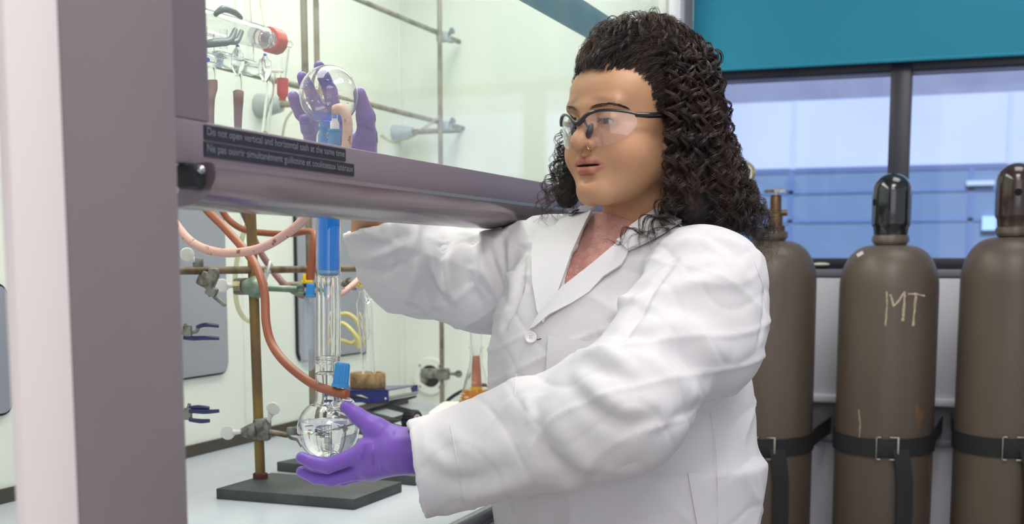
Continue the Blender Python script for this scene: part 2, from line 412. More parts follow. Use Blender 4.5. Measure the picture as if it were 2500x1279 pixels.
def strip(pl, pr_, py0l, hgt, text, label):
    X = HX+0.0105
    a = onX(pl, py0l, X); yb = onX(pr_, 400, X).y
    t = tag(MB().box((X+0.0004, (a.y+yb)/2, a.z-hgt/2), (0.0008, yb-a.y, hgt)).build('warning_strip', M_strip), label, 'label strip', 'warning strips on the sash')
    text_mesh(text, 'lettering', M_letter, t, (yb-a.y-0.008, hgt*0.72), (X+0.0009, a.y+0.004, a.z-hgt*0.86), (0, 1, 0), (0, 0, 1), (1, 0, 0))
strip(497, 843, 304, 0.0138, 'Do not open vertical and horizontal sash at the same time', 'black warning strip in English, the upper one on the sash rail')
strip(497, 863, 345, 0.0138, 'Ne pas ouvrir simultan\u00e9ment guillotine et coulisseaux lat\u00e9raux', 'black warning strip in French, the lower one on the sash rail')
# neighbouring hood seen past the white strip at the far left: its sash and horizontal rail
nb = thing('neighbour_sash', (HX-0.02, 0.5, 1.4), 'end of the neighbouring sash at the left edge of the picture', 'sash')
za_ = onX(3, 585, HX).z
MB().box((HX, 0.55, za_+0.075), (0.02, 0.28, 0.15), bev=0.002).build('bottom_rail', M_sash, nb)

# ---------------- window wall
WY = 3.46
wx0, wx1 = -0.75, 1.25
zs = onY(2100, 655, WY).z            # sill
zt_w = onY(2100, 60, WY).z
zb_bl = onY(2100, 153, WY-0.06).z
zmid = onY(2130, 985, WY).z
struct('wall_window_lower', MB().box(((wx0+wx1)/2, WY+0.06, (zs)/2-0.01), (wx1-wx0, 0.12, zs-0.02)), M_wallw)
struct('wall_window_upper', MB().box(((wx0+wx1)/2, WY+0.07, 2.45), (wx1-wx0, 0.12, 0.5)), M_wallw)
# panel trunking in front of the wall
struct('trim_9', MB().box(((wx0+wx1)/2, WY-0.012, (zs-0.025+zmid)/2), (wx1-wx0, 0.024, zs-0.025-zmid), bev=0.003), M_wallw)
struct('trim_10', MB().box(((wx0+wx1)/2, WY-0.018, zmid+0.012), (wx1-wx0, 0.036, 0.02), bev=0.004), M_wallw)
struct('trim_11', MB().box(((wx0+wx1)/2, WY-0.003, zmid-0.05), (wx1-wx0, 0.006, 0.1)), mat('trunk_grey', (128, 128, 134), 0.6))
zr = onY(2130, 1075, WY-0.02).z
struct('trim_12', MB().box(((wx0+wx1)/2, WY-0.012, zr), (wx1-wx0, 0.024, 0.02), bev=0.004), M_pipe)
# sill and frames
struct('trim_13', MB().box(((wx0+wx1)/2, WY+0.0, zs-0.012), (wx1-wx0, 0.05, 0.02), bev=0.003), M_pipe)
w1 = bpy.data.objects.new('window_1', None); COL.objects.link(w1); w1.location = (0.2, WY, zs); w1['kind'] = 'structure'
zgt = onY(2100, 188, WY+0.02).z
MB().box(((wx0+wx1)/2, WY+0.025, zs+0.012), (wx1-wx0, 0.05, 0.03), bev=0.003).build('window_sill_frame', M_framed, w1)
MB().box(((wx0+wx1)/2, WY+0.025, zgt+0.03), (wx1-wx0, 0.05, 0.045), bev=0.003).build('window_head_frame', M_framed, w1)
MB().box(((wx0+wx1)/2, WY+0.012, zgt+0.0), (wx1-wx0, 0.02, 0.006), bev=0.001).build('window_bead', mat('bead', (120, 112, 140), 0.3), w1)
xm = onY(2195, 350, WY).x
MB().box((xm, WY+0.02, (zs+zgt)/2+0.03), (0.052, 0.06, zgt-zs+0.12), bev=0.003).build('window_mullion', M_framed, w1)
M_wg = thin_glass('window_glass', (240, 245, 254), 0.5)
MB().box(((wx0+xm)/2-0.013, WY+0.03, (zs+zgt)/2+0.015), (xm-wx0-0.026, 0.004, zgt-zs-0.02)).build('window_pane', M_wg, w1)
MB().box(((wx1+xm)/2+0.013, WY+0.03, (zs+zgt)/2+0.015), (wx1-xm-0.026, 0.004, zgt-zs-0.02)).build('window_pane', M_wg, w1)
bl = thing('roller_blind', (0.2, WY-0.05, 2.3), 'teal roller blind lowered over the top of the window', 'blind')
MB().box(((wx0+wx1)/2, WY-0.05, (2.35+zb_bl)/2), (wx1-wx0, 0.002, 2.35-zb_bl)).build('fabric', M_blind, bl)
MB().tube([(wx0, WY-0.05, 2.36), (wx1, WY-0.05, 2.36)], 0.025, smooth=False).build('roller', M_pipe, bl)
MB().tube([(wx0, WY-0.05, zb_bl+0.002), (wx1, WY-0.05, zb_bl+0.002)], 0.005, smooth=False).build('bottom_bar', M_blind, bl)
tag(MB().sphere(onY(2005, 645, WY-0.018)+Vector((0, 0, 0)), 0.02, 16, (1.1, .5, .22)).build('soap_bar', mat('cream', (235, 230, 205), 0.5)), 'small cream coloured sliver lying on the window sill', 'scrap')

# ---------------- outside: concrete building across the yard
OY = 7.5
M_cpale = mat('concrete_pale', (198, 204, 222), 0.8, col2=(190, 197, 218), scale=1.2)
M_cgrey = mat('concrete_band', (142, 145, 162), 0.9, col2=(128, 132, 150), scale=3)
M_cblue = mat('blue_cladding', (110, 132, 158), 0.7, col2=(104, 127, 155), scale=1.5)
bd = thing('building', (0, OY, 0), 'concrete building across the yard, pale panels above blue cladding', 'building')
def oz(py): return onY(2150, py, OY).z
MB().box((-0.5, OY+0.2, (oz(408)+oz(238))/2), (9, 0.4, oz(238)-oz(408))).build('pale_wall', M_cpale, bd)
MB().box((-0.5, OY+0.205, (oz(238)+oz(20))/2), (9, 0.4, oz(20)-oz(238))).build('concrete_band', M_cgrey, bd)
MB().box((-0.5, OY+0.195, oz(412)), (9, 0.4, 0.03)).build('ledge', mat('ledge', (96, 112, 150), 0.8), bd)
MB().box((-0.5, OY+0.2, (oz(416)-0.0)/2), (9, 0.4, oz(416))).build('blue_wall', M_cblue, bd)
for px in (1938, 2468):
    x = onY(px, 320, OY).x
    MB().box((x, OY-0.002, (oz(238)+oz(408))/2), (0.03, 0.01, oz(238)-oz(408))).build('joint', mat('joint', (186, 196, 226), 0.8), bd)
for px in (1930, 2370):
    x = onY(px, 500, OY).x
    MB().box((x, OY-0.002, (oz(416)+oz(640))/2), (0.03, 0.01, oz(416)-oz(640))).build('joint', mat('joint_blue', (98, 120, 160), 0.8), bd)
for py in (466, 538):
    MB().box((-0.5, OY-0.002, oz(py)), (9, 0.01, 0.02)).build('joint', mat('joint_blue2', (102, 126, 164), 0.8), bd)
a = onY(2360, 442, OY-0.01); b = onY(2428, 452, OY-0.01)
MB().box(((a.x+b.x)/2, OY-0.02, (a.z+b.z)/2), (b.x-a.x, 0.03, a.z-b.z)).build('plate', mat('plate', (190, 205, 220), 0.5), bd)
a = onY(2398, 528, OY-0.01); b = onY(2432, 562, OY-0.01)
MB().box(((a.x+b.x)/2, OY-0.02, (a.z+b.z)/2), (b.x-a.x, 0.03, a.z-b.z)).build('lit_window', mat('pale_win', (190, 225, 250), 0.3), bd)
struct('ground_outside', MB().box((0, 7.2, -0.02), (12, 7, 0.02)), M_cgrey)

# ---------------- gas cylinders
def cyl_mat():
    mt = mat('cylinder_paint', (96, 84, 73), 0.42, col2=(82, 70, 62), scale=4, thr=(0.35, 0.7), bump=0.15, bscale=120, stretch=(1, 1, 0.35))
    t = mt.node_tree; b = t.nodes['Principled BSDF']
    old = b.inputs['Base Color'].links[0].from_socket
    tc = t.nodes.new('ShaderNodeTexCoord'); mp = t.nodes.new('ShaderNodeMapping'); mp.inputs['Scale'].default_value = (1, 1, 0.3); t.links.new(tc.outputs['Object'], mp.inputs[0])
    n = t.nodes.new('ShaderNodeTexNoise'); n.inputs['Scale'].default_value = 22; n.inputs['Detail'].default_value = 5; t.links.new(mp.outputs[0], n.inputs['Vector'])
    r = t.nodes.new('ShaderNodeValToRGB'); r.color_ramp.elements[0].position = 0.66; r.color_ramp.elements[1].position = 0.74
    r.color_ramp.elements[0].color = (0, 0, 0, 1); r.color_ramp.elements[1].color = (1, 1, 1, 1); t.links.new(n.outputs['Fac'], r.inputs[0])
    mx = t.nodes.new('ShaderNodeMix'); mx.data_type = 'RGBA'; mx.inputs['B'].default_value = lin((128, 92, 52)) if False else (0, 0, 0, 1)
    mx.inputs[7].default_value = lin((130, 94, 56))
    t.links.new(r.outputs[0], mx.inputs[0]); t.links.new(old, mx.inputs[6]); t.links.new(mx.outputs[2], b.inputs['Base Color'])
    return mt
M_cyl = cyl_mat()
M_capb = mat('cap_black', (22, 26, 30), 0.15, coat=0.8)
M_capr = mat('cap_brown', (52, 32, 28), 0.2, coat=0.7, col2=(66, 44, 36), scale=9)
M_strap = mat('strap_black', (26, 27, 29), 0.75, bump=0.5, bscale=400)
M_buckle = mat('buckle', (178, 170, 156), 0.3, 0.8)
M_brass = mat('brass_dull', (120, 96, 66), 0.35, 0.7, col2=(96, 76, 56), scale=30)
M_chrome = mat('chrome2', (205, 205, 205), 0.2, 1.0)
def gas_cylinder(px, zsh, label, slab, capmt, r=0.115, y=3.15):
    c = onY(px, 900, y); x = c.x
    t = thing('gas_cylinder', (x, y, 0), label, 'gas cylinder', 'gas cylinders strapped below the window')
    prof = [(0, 0.0), (r-0.012, 0.0), (r, 0.015), (r, zsh-0.12)]
    for k in range(1, 11):
        a = k/10*math.pi/2; prof.append((0.034+(r-0.034)*math.cos(a)**0.8, zsh-0.12+0.105*math.sin(a)))
    prof += [(0.040, zsh-0.012), (0.038, zsh)]; prof.append((0, zsh))
    MB().lathe((x, y, 0), Z3, prof, 64).build('body', M_cyl, t, ang=50)
    MB().lathe((x, y, zsh-0.008), Z3, [(0.036, 0), (0.043, 0.0), (0.043, 0.012), (0.040, 0.016), (0, 0.016)], 48).build('neck_ring', M_cyl, t)
    if capmt:
        cp = [(0.039, 0), (0.041, 0.02), (0.044, 0.024), (0.0455, 0.03), (0.0455, 0.105)]
        for k in range(1, 9):
            a = k/8*math.pi/2; cp.append((0.0455*math.cos(a), 0.105+0.043*math.sin(a)))
        cp[-1] = (0, cp[-1][1])
        cpo = MB().lathe((x, y, zsh+0.006), Z3, cp, 48).build('valve_cap', capmt, t)
        d = (R3*-0.75-F3*0.66) if capmt is M_capb else (R3*-0.3-F3*0.954)
        if capmt is M_capb: d = (R3*-0.97-F3*0.24)
        q = Vector((x, y, zsh+0.085))+d*0.0448
        MB().cyl(q, q+d*0.0012, 0.0085, n=24).build('vent_hole', mat('hole', (5, 5, 6), 0.9), cpo)
    # strap with buckle and hanging tail
    zst = onY(px-60, 1092, y-r).z
    s = thing('tie_strap', (x, y-r, zst), 'black webbing strap buckled around the '+slab, 'strap', 'straps around the gas cylinders')
    rr = r+0.0022; n = 60; mb = MB()
    for k in range(n+1):
        a = math.radians(-195+210*k/n); cx, sy = math.cos(a), math.sin(a)
        dz = 0.010*(1-(-sy))*0.9-0.0
        for (q, h) in ((rr, -0.0215), (rr, 0.0215), (rr+0.002, 0.0215), (rr+0.002, -0.0215)):
            mb.v.append((x+cx*q, y+sy*q, zst+h+dz))
    for k in range(n):
        for j in range(4):
            a = k*4+j; b_ = k*4+(j+1) % 4; mb.f.append((a, b_, b_+4, a+4))
    mb.f.append((0, 1, 2, 3)); mb.f.append((n*4+3, n*4+2, n*4+1, n*4))
    for sd in (0, 1):       # straight runs back to the wall
        ax_ = math.radians(-195+210*sd); p = Vector((x+math.cos(ax_)*(rr+0.001), y+math.sin(ax_)*(rr+0.001), zst+0.012))
        q = Vector((p.x+(0.012 if sd else -0.012), WY-0.004, zst+0.012)); dd = (q-p).normalized(); sx = Z3.cross(dd).normalized()
        mb.box((p+q)/2, (0.002, (q-p).length, 0.043), (sx, dd, Z3))
    mb.build('band', M_strap, s)
    ab = math.radians(-90+8); c0 = Vector((x+math.cos(ab)*(rr+0.004), y+math.sin(ab)*(rr+0.004), zst+0.001))
    nrm = Vector((math.cos(ab), math.sin(ab), 0)); tx = Vector((-math.sin(ab), math.cos(ab), 0)); bk = MB()
    w2, h2 = 0.0245, 0.026
    for (p, sz) in ((tx*w2, (0.004, 0.003, 2*h2)), (tx*-w2, (0.002, 0.003, 2*h2)), (Z3*h2+tx*w2*0.6, (w2*0.8, 0.003, 0.003)), (Z3*-h2+tx*w2*0.6, (w2*0.8, 0.003, 0.003)), (Z3*h2-tx*w2*0.7, (w2*0.5, 0.003, 0.003)), (Z3*-h2-tx*w2*0.7, (w2*0.5, 0.003, 0.003))):
        bk.box(c0+p, sz, (tx, nrm, Z3), bev=0.0008)
    bk.box(c0-nrm*0.001, (2*w2, 0.004, 2*h2-0.012), (tx, nrm, Z3), bev=0.001)
    bk.build('buckle_pad', M_strap, s)
    fr_ = MB()
    for (p, sz) in ((tx*w2, (0.004, 0.0036, 2*h2+.003)), (Z3*h2+tx*w2*0.6, (w2*0.8, 0.0034, 0.003)), (Z3*-h2+tx*w2*0.6, (w2*0.8, 0.0034, 0.003)), (tx*-w2, (0.002, 0.0034, 2*h2)), (Z3*h2-tx*w2*0.75, (w2*0.4, 0.0034, 0.003)), (Z3*-h2-tx*w2*0.75, (w2*0.4, 0.0034, 0.003))):
        fr_.box(c0+p+nrm*0.001, sz, (tx, nrm, Z3), bev=0.0008)
    fr_.build('buckle', M_buckle, s)
    # tail
    ta = math.radians(-90+22); tl = []; wv = 0.019
    pts = [Vector((x+math.cos(ta)*(rr+0.004), y+math.sin(ta)*(rr+0.004), zst-0.0))]
    for k, (dx, dn, dz) in enumerate(((0.008, 0.006, -0.03), (0.014, 0.005, -0.08), (0.015, 0.005, -0.2), (0.012, 0.006, -0.42))):
        pts.append(pts[0]+Vector((dx, -dn, dz)))
    mb = MB(); tv = Vector((math.cos(ta+math.pi/2), math.sin(ta+math.pi/2), 0)); nv = Vector((math.cos(ta), math.sin(ta), 0))
    for p in pts:
        for (q, h) in ((-wv, 0), (wv, 0), (wv, 0.002), (-wv, 0.002)): mb.v.append(tuple(p+tv*q+nv*h))
    for k in range(len(pts)-1):
        for j in range(4):
            a = k*4+j; b_ = k*4+(j+1) % 4; mb.f.append((a, b_, b_+4, a+4))
    mb.build('tail', M_strap, s)
    return t, x, y, zst
zMT = onY(2180, 582, 3.11).z
gas_cylinder(2163, zMT, 'brown gas cylinder with a glossy black valve cap and the chalk letters MT', 'gas cylinder marked MT', M_capb)
c3 = gas_cylinder(2462, onY(2460, 562, 3.11).z, 'brown gas cylinder with a glossy dark brown cap at the right edge', 'gas cylinder at the right edge', M_capr)
c1, x1, y1, _ = gas_cylinder(1872, onY(1890, 572, 3.11).z, 'brown gas cylinder with an open brass valve, behind the person', 'gas cylinder beside the white coat', None)
# chalk letters
mtc = bpy.data.objects['gas_cylinder']
ch = MB()
cxx, cyy = mtc.location.x, mtc.location.y
def on_cyl(px, py, r, cx=cxx, cy=cyy):
    rr = ray(px, py); ox, oy = -cx, -cy; A = rr.x**2+rr.y**2; B = 2*(rr.x*ox+rr.y*oy); C_ = ox*ox+oy*oy-r*r
    t = (-B-math.sqrt(B*B-4*A*C_))/(2*A); return CP+rr*t
def stroke(mb, pts, w):
    q = []
    for a, b in zip(pts[:-1], pts[1:]):
        for k in range(8): q.append((a[0]+(b[0]-a[0])*k/8, a[1]+(b[1]-a[1])*k/8))
    q.append(pts[-1]); mb.tube([on_cyl(p[0]+rnd.uniform(-.6, .6), p[1], 0.1146) for p in q], [w*rnd.uniform(.55, 1.2) for _ in q], n=8, smooth=False)
stroke(ch, [(2165, 712), (2166, 745), (2162, 796)], 0.0022)
stroke(ch, [(2174, 718), (2182, 748), (2196, 732), (2208, 712)], 0.0026)
stroke(ch, [(2209, 711), (2207, 745), (2204, 784)], 0.0033)
stroke(ch, [(2216, 718), (2236, 718), (2258, 723)], 0.0028)
stroke(ch, [(2236, 720), (2232, 760), (2229, 796)], 0.0030)
ch.build('chalk_letters', mat('chalk', (205, 190, 165), 0.9, col2=(150, 130, 105), scale=120, thr=(.35, .75)), mtc)
ch2 = MB(); stroke(ch2, [(2096, 1000), (2100, 1030), (2098, 1075)], 0.002)
ch2.build('scratches', mat('scratch', (150, 140, 120), 0.8), mtc)
# paper tags on the shoulders
q = on_cyl(2098, 620, 0.105)
MB().box(q-F3*0.006, (0.016, 0.002, 0.008), (R3*.85+Z3*.5, F3, Z3*.85-R3*.5)).build('paper_tag', M_postw, mtc)
# open valve on the left cylinder and its gauge
zv = onY(1885, 572, 3.15).z
vb = Vector((x1+0.012, y1, zv))
MB().lathe(vb, Z3, [(0.024, -0.01), (0.024, 0.02), (0.018, 0.024), (0.018, 0.05), (0.014, 0.054), (0.014, 0.09), (0.012, 0.095), (0.0, 0.095)], 28).build('valve_body', M_brass, c1)
MB().cyl(vb+Z3*0.052-R3*0.02, vb+Z3*0.052+R3*0.028, 0.0075, n=16).build('valve_outlet', M_brass, c1)
MB().cyl(vb+Z3*0.09, vb+Z3*0.105, 0.006, n=12).build('valve_stem', M_chrome, c1)
hw = MB(); hw.lathe(vb+Z3*0.100, Z3, [(0, 0), (0.027, 0), (0.027, 0.007), (0.012, 0.012), (0, 0.012)], 30, rfun=lambda t, k: 1+0.12*math.cos(6*t)); hw.build('hand_wheel', M_chrome, c1)
g = thing('pressure_gauge', onY(1812, 420, 3.10), 'round pressure gauge with brass rim beside the hair', 'gauge')
gc = onY(1813, 422, 3.08); gd = (-F3*0.9-R3*0.45).normalized()
MB().lathe(gc, gd, [(0, -0.02), (0.027, -0.02), (0.029, 0), (0.0285, 0.006), (0.026, 0.006), (0.026, 0.0), (0, 0.0)], 40).build('case', mat('brass_rim', (190, 160, 90), 0.25, 0.8), g)
MB().lathe(gc+gd*0.001, gd, [(0, 0), (0.0258, 0)], 40).build('dial', mat('dial', (230, 235, 232), 0.4), g)
MB().box(gc+gd*0.002+Z3*0.004, (0.001, 0.001, 0.018), (R3, F3, Z3)).build('needle', M_rubber, g)
MB().tube([gc-Z3*0.028-gd*0.01, gc-Z3*0.07-gd*0.01, vb+Z3*0.052-R3*0.03], 0.007, n=12).build('stem', M_brass, g)
# ================================================================== LAB WARE IN THE HOOD
M_rod = mat('rusty_rod', (128, 112, 88), 0.5, 0.35, col2=(92, 70, 48), scale=26, thr=(0.42, 0.62), bump=0.4, bscale=300, stretch=(1, 1, .4))
M_rodrust = mat('rust_brown_rod', (112, 88, 62), 0.55, 0.3, col2=(140, 118, 60), scale=30, thr=(0.45, 0.65), bump=0.5, bscale=300, stretch=(1, 1, .35))
M_rodg = mat('grey_rod', (146, 136, 116), 0.45, 0.4, col2=(110, 98, 80), scale=30, thr=(0.45, 0.65))
M_cast = mat('cast_clamp', (140, 140, 132), 0.5, 0.5, col2=(96, 92, 82), scale=70, thr=(0.45, 0.65), bump=0.5, bscale=400)
M_green = mat('green_arm', (116, 138, 118), 0.4, 0.5, col2=(150, 165, 145), scale=40)
M_disc = mat('wing_disc', (232, 233, 228), 0.4)
M_base = mat('iron_base', (64, 67, 68), 0.55, col2=(88, 90, 88), scale=14, thr=(0.45, 0.8), bump=0.5, bscale=250)
M_standoff = mat('standoff_grey', (166, 174, 176), 0.4)
M_blue_p = mat('blue_plastic', (52, 140, 205), 0.35)
M_vinyl = mat('blue_vinyl', (24, 34, 84), 0.2, coat=0.4)
M_orange = mat('orange_hose', (154, 86, 56), 0.42, col2=(140, 74, 46), scale=12, bump=0.1, bscale=200)
M_pink = mat('pink_hose', (212, 168, 156), 0.5, col2=(140, 92, 76), scale=75, thr=(0.60, 0.67), bump=0.2, bscale=150, detail=6)
M_pinkd = mat('mauve_hose', (152, 112, 112), 0.5, col2=(128, 86, 84), scale=30)
M_glass = glass('flask_glass'); M_tg = glass('tube_glass', ior=1.42)
M_frost = thin_glass('frosted_glass', (250, 252, 253), 0.9, 0.2, 0.15, (230, 232, 240))
M_liqb = mat('blue_solution', (0, 142, 246), 0.2, spec=0.2)
M_red = mat('red_plastic', (205, 72, 60), 0.45)
M_yel = mat('yellow_clip', (244, 198, 20), 0.4)
M_nut = mat('rust_nut', (92, 56, 42), 0.7, 0.2, bump=0.5)
M_forkg = mat('fork_grey', (120, 124, 126), 0.4, 0.4)

def wing(name, c, r, toward, parent, face=None, thick=0.0032, mt=None):
    """flat ridged thumb-screw head at c with its stem running to `toward`"""
    c = Vector(c); toward = Vector(toward); f = Vector(face).normalized() if face else -F3
    d = (toward-c).normalized(); f = (f-d*f.dot(d)).normalized(); sx = d.cross(f); mb = MB()
    mb.lathe(c-f*thick/2, f, [(0, 0), (r*0.92, 0), (r, thick*.3), (r, thick*.7), (r*0.92, thick), (0, thick)], 28)
    for k in range(-3, 4):
        w = math.sqrt(max(0, 1-(k/4.2)**2))*r*1.7
        mb.box(c+d*(k*r/4.2)*0+sx*(k*r/4.2)+f*thick*0.55, (r*0.05, w, 0.0008), (sx, d, f)).box(c+sx*(k*r/4.2)-f*thick*0.55, (r*0.05, w, 0.0008), (sx, d, f))
    L = (toward-c).length
    mb.lathe(c+d*r*0.8, d, [(0.0062, 0), (0.0045, L*0.15), (0.0036, L*0.35), (0.0036, L-r*0.8), (0, L-r*0.8)], 14)
    return mb.build(name, mt or M_disc, parent, ang=35)
def boss(name, c, size, ax, parent, mt=None):
    mb = MB(); mb.box(c, size, ax, bev=min(size)*0.18)
    return mb.build(name, mt or M_cast, parent)
UPV = Z3
# ---- front support stand
zb = CZ
pA = onZ(528, 1218, zb); pB = onZ(865, 1245, zb)
ux = (pB-pA).normalized(); uy = Z3.cross(ux); L1 = (pB-pA).length
q = onZ(975, 1200, zb)-pB; dep = q.dot(uy); hb = 0.0185
st = thing('support_stand', (pA+pB)/2+uy*dep/2, 'front support stand with dark slate base and rusty brown rod', 'support stand', 'support stands in the hood')
MB().box((pA+pB)/2+uy*dep/2+Z3*hb/2, (L1, dep, hb), (ux, uy, Z3), bev=0.0015).build('base', M_base, st)
pb = onZ(636, 1168, zb+hb); dpole = (pb-CP).dot(F3); ptop = P(609, 420, dpole)
MB().lathe(pb, ptop-pb, [(0, 0), (0.0090, 0), (0.0090, (ptop-pb).length-0.002), (0.007, (ptop-pb).length), (0, (ptop-pb).length)], 24).build('rod', M_rodrust, st)
MB().lathe(pb, Z3, [(0, 0), (0.0135, 0), (0.0135, 0.009), (0.011, 0.011), (0, 0.011)], 6).build('nut', M_nut, st, ang=20)
DP = dpole
# ---- second stand behind
pC = onZ(676, 1150, zb); pD = onZ(1012, 1186, zb); ux2 = (pD-pC).normalized(); uy2 = Z3.cross(ux2)
st2 = thing('support_stand', (pC+pD)/2+uy2*0.075, 'rear support stand behind the gloved hand, tall brown rod', 'support stand', 'support stands in the hood')
MB().box((pC+pD)/2+uy2*0.075+Z3*hb/2, ((pD-pC).length, 0.15, hb), (ux2, uy2, Z3), bev=0.0015).build('base', M_base, st2)
pe = onZ(762, 1128, zb+hb)
pe = (pC+ux2*0.07+uy2*0.085+Z3*hb); dp2 = (pe-CP).dot(F3)
pt2 = P(741, 0, dp2); pm = P(757, 700, dp2); dirv = (pt2-pm).normalized()
pbm = pm-dirv*((pm.z-CZ-hb)/dirv.z)
MB().cyl(pbm, pm+dirv*0.95, 0.0062*dp2/2.4*1.05, n=20).build('rod', M_rodg, st2)
# ---- lattice on the back wall
def rod(name, a, b, r, mt, label, parent=None, grp=None):
    o = MB().cyl(a, b, r, n=20).build(name, mt, parent)
    return tag(o, label, 'rod', grp) if parent is None else o
G = 'rods of the hood lattice'
LX = -1.37
z1 = onX(1000, 50, LX).z; z2 = onX(900, 254, LX).z
rod('lattice_rod', (LX, 1.2, z1), onX(1121, 102, LX), 0.0065, M_rodg, 'upper horizontal lattice rod along the back of the hood', grp=G)
rod('lattice_rod', (LX, 1.2, z2), onX(1134, 314, LX), 0.0065, M_rodg, 'middle horizontal lattice rod behind the upper round flask', grp=G)
pv = onX(1075, 300, LX+0.014); 
rod('lattice_rod', (pv.x, pv.y, CZ), (pv.x, pv.y, 2.3), 0.0063, M_rodg, 'vertical lattice rod standing in the far corner of the hood', grp=G)
pv2 = onX(773, 100, LX+0.014)
rod('lattice_rod', (pv2.x, pv2.y, CZ), (pv2.x, pv2.y, 2.3), 0.0062, M_rodg, 'vertical lattice rod directly behind the glass column', grp=G)
AX = -1.22; za1 = onX(600, 659, AX).z
rod('lattice_rod', (AX, onX(380, 660, AX).y, za1), (AX, onX(960, 655, AX).y, za1), 0.0066, M_rod, 'dark brown horizontal rod at eye level crossing behind the front stand', grp=G)
zz = onX(720, 695, -1.27).z
rod('lattice_rod', (-1.27, onX(688, 690, -1.27).y, zz), (-1.27, onX(900, 690, -1.27).y, zz), 0.0062, M_rodg, 'short horizontal rod just under the eye-level rod', grp=G)
# stand-off feet on the back wall
def standoff(px, py, px2, r, label, reach):
    c = onX(px, py, BX+0.001); t = thing('wall_standoff', c, label, 'rod holder', 'grey rod holders on the hood back wall')
    L = 0.058
    MB().lathe(c, (1, 0, 0), [(0, 0), (r, 0), (r*1.02, 0.004), (r*0.92, 0.022), (r*0.72, 0.045), (r*0.62, L), (0, L)], 32, rfun=lambda tt, k: 1+0.03*math.cos(8*tt)*(k > 3)).build('cone', M_standoff, t)
    MB().cyl(c+Vector((L-0.002, 0, 0)), c+Vector((reach, 0, 0)), 0.0072, n=18).build('arm', M_rodg, t)
standoff(632, 258, 690, 0.027, 'grey conical rod holder left of the upper gloved hand', 0.17)
standoff(962, 324, 1000, 0.0215, 'grey conical rod holder right of the upper gloved hand', 0.20)
def lat_boss(px, py, y_or_x, label, n=0):
    c = onX(px, py, LX+0.007)
    t = thing('boss_head', c, label, 'clamp', 'small boss heads on the lattice')
    boss('body', c, (0.034, 0.028, 0.026), None, t, M_standoff if n == 0 else M_cast)
    wing('thumb_screw', c+Vector((0.03, -0.012, 0.012)), 0.009, c+Vector((0.008, 0, 0)), t, mt=M_standoff)
    wing('thumb_screw', c+Vector((0.004, 0.04, -0.006)), 0.009, c+Vector((0, 0.01, 0)), t, mt=M_standoff, face=(0, 0, 1))
lat_boss(1083, 90, 0, 'pale boss head on the upper lattice rod, in the far corner')
lat_boss(1085, 307, 0, 'pale boss head joining the middle lattice rod and the corner rod')
# clamp before the port
c = Vector((pv.x, pv.y, onX(1068, 915, pv.x).z))
t = thing('boss_head', c, 'grey cast clamp on the corner rod in front of the round port', 'clamp')
boss('body', c+Vector((0.006, -0.003, 0)), (0.03, 0.03, 0.032), None, t)
boss('jaw', c-R3*0.032+Z3*0.002, (0.05, 0.018, 0.026), (R3, F3, Z3), t)
wing('thumb_screw', c+R3*0.045+Z3*0.0, 0.010, c+R3*0.01, t, mt=M_cast)
wing('thumb_screw', c-R3*0.048-Z3*0.016-F3*0.01, 0.010, c-R3*0.03, t, mt=M_cast)

# ---- clamps on the front stand
def clamp_mid():
    c = P(612, 700, DP); t = thing('rod_clamp', c, 'clamp with a green arm and round white thumb screw on the front stand', 'clamp', 'clamps on the front stand')
    d = DP-0.012
    boss('boss', P(603, 699, DP), (0.046, 0.026, 0.030), (R3, F3, Z3), t)
    MB().lathe(P(588, 698, d), (P(640, 701, d)-P(588, 698, d)), [(0.006, 0), (0.011, 0.006), (0.019, 0.02), (0.021, 0.03), (0.016, 0.042), (0.010, 0.046), (0, 0.046)], 20).build('collar', M_green, t)
    MB().cyl(P(571, 698, d), P(588, 698, d), 0.010, n=6).build('nut', mat('brass_nut', (150, 140, 110), 0.35, .7), t, ang=20)
    wing('thumb_screw', P(542, 697, d), 0.0122, P(575, 698, d), t)
    wing('thumb_screw', P(656, 652, d-0.02), 0.0115, P(645, 690, d), t, face=(-F3*0.6+Z3*0.8))
    MB().cyl(P(630, 702, d), P(722, 706, d+0.04), 0.0060, n=18).build('arm', M_green, t)
    jw = MB()
    jw.box(P(730, 706, d+0.05), (0.020, 0.016, 0.022), (R3, F3, Z3), bev=0.003)
    jw.tube([P(715, 705, d+0.045), P(735, 697, d+0.04), P(762, 696, d+0.03)], 0.0035, n=8).tube([P(715, 708, d+0.045), P(735, 716, d+0.04), P(762, 718, d+0.03)], 0.0035, n=8)
    jw.build('jaw', M_green, t)
    MB().tube([P(745, 696, d+0.036), P(768, 698, d+0.025)], 0.0046, n=10, smooth=False).build('vinyl_sleeve', M_vinyl, t)
    MB().tube([P(745, 718, d+0.036), P(768, 720, d+0.025)], 0.0046, n=10, smooth=False).build('vinyl_sleeve', M_vinyl, t)
clamp_mid()
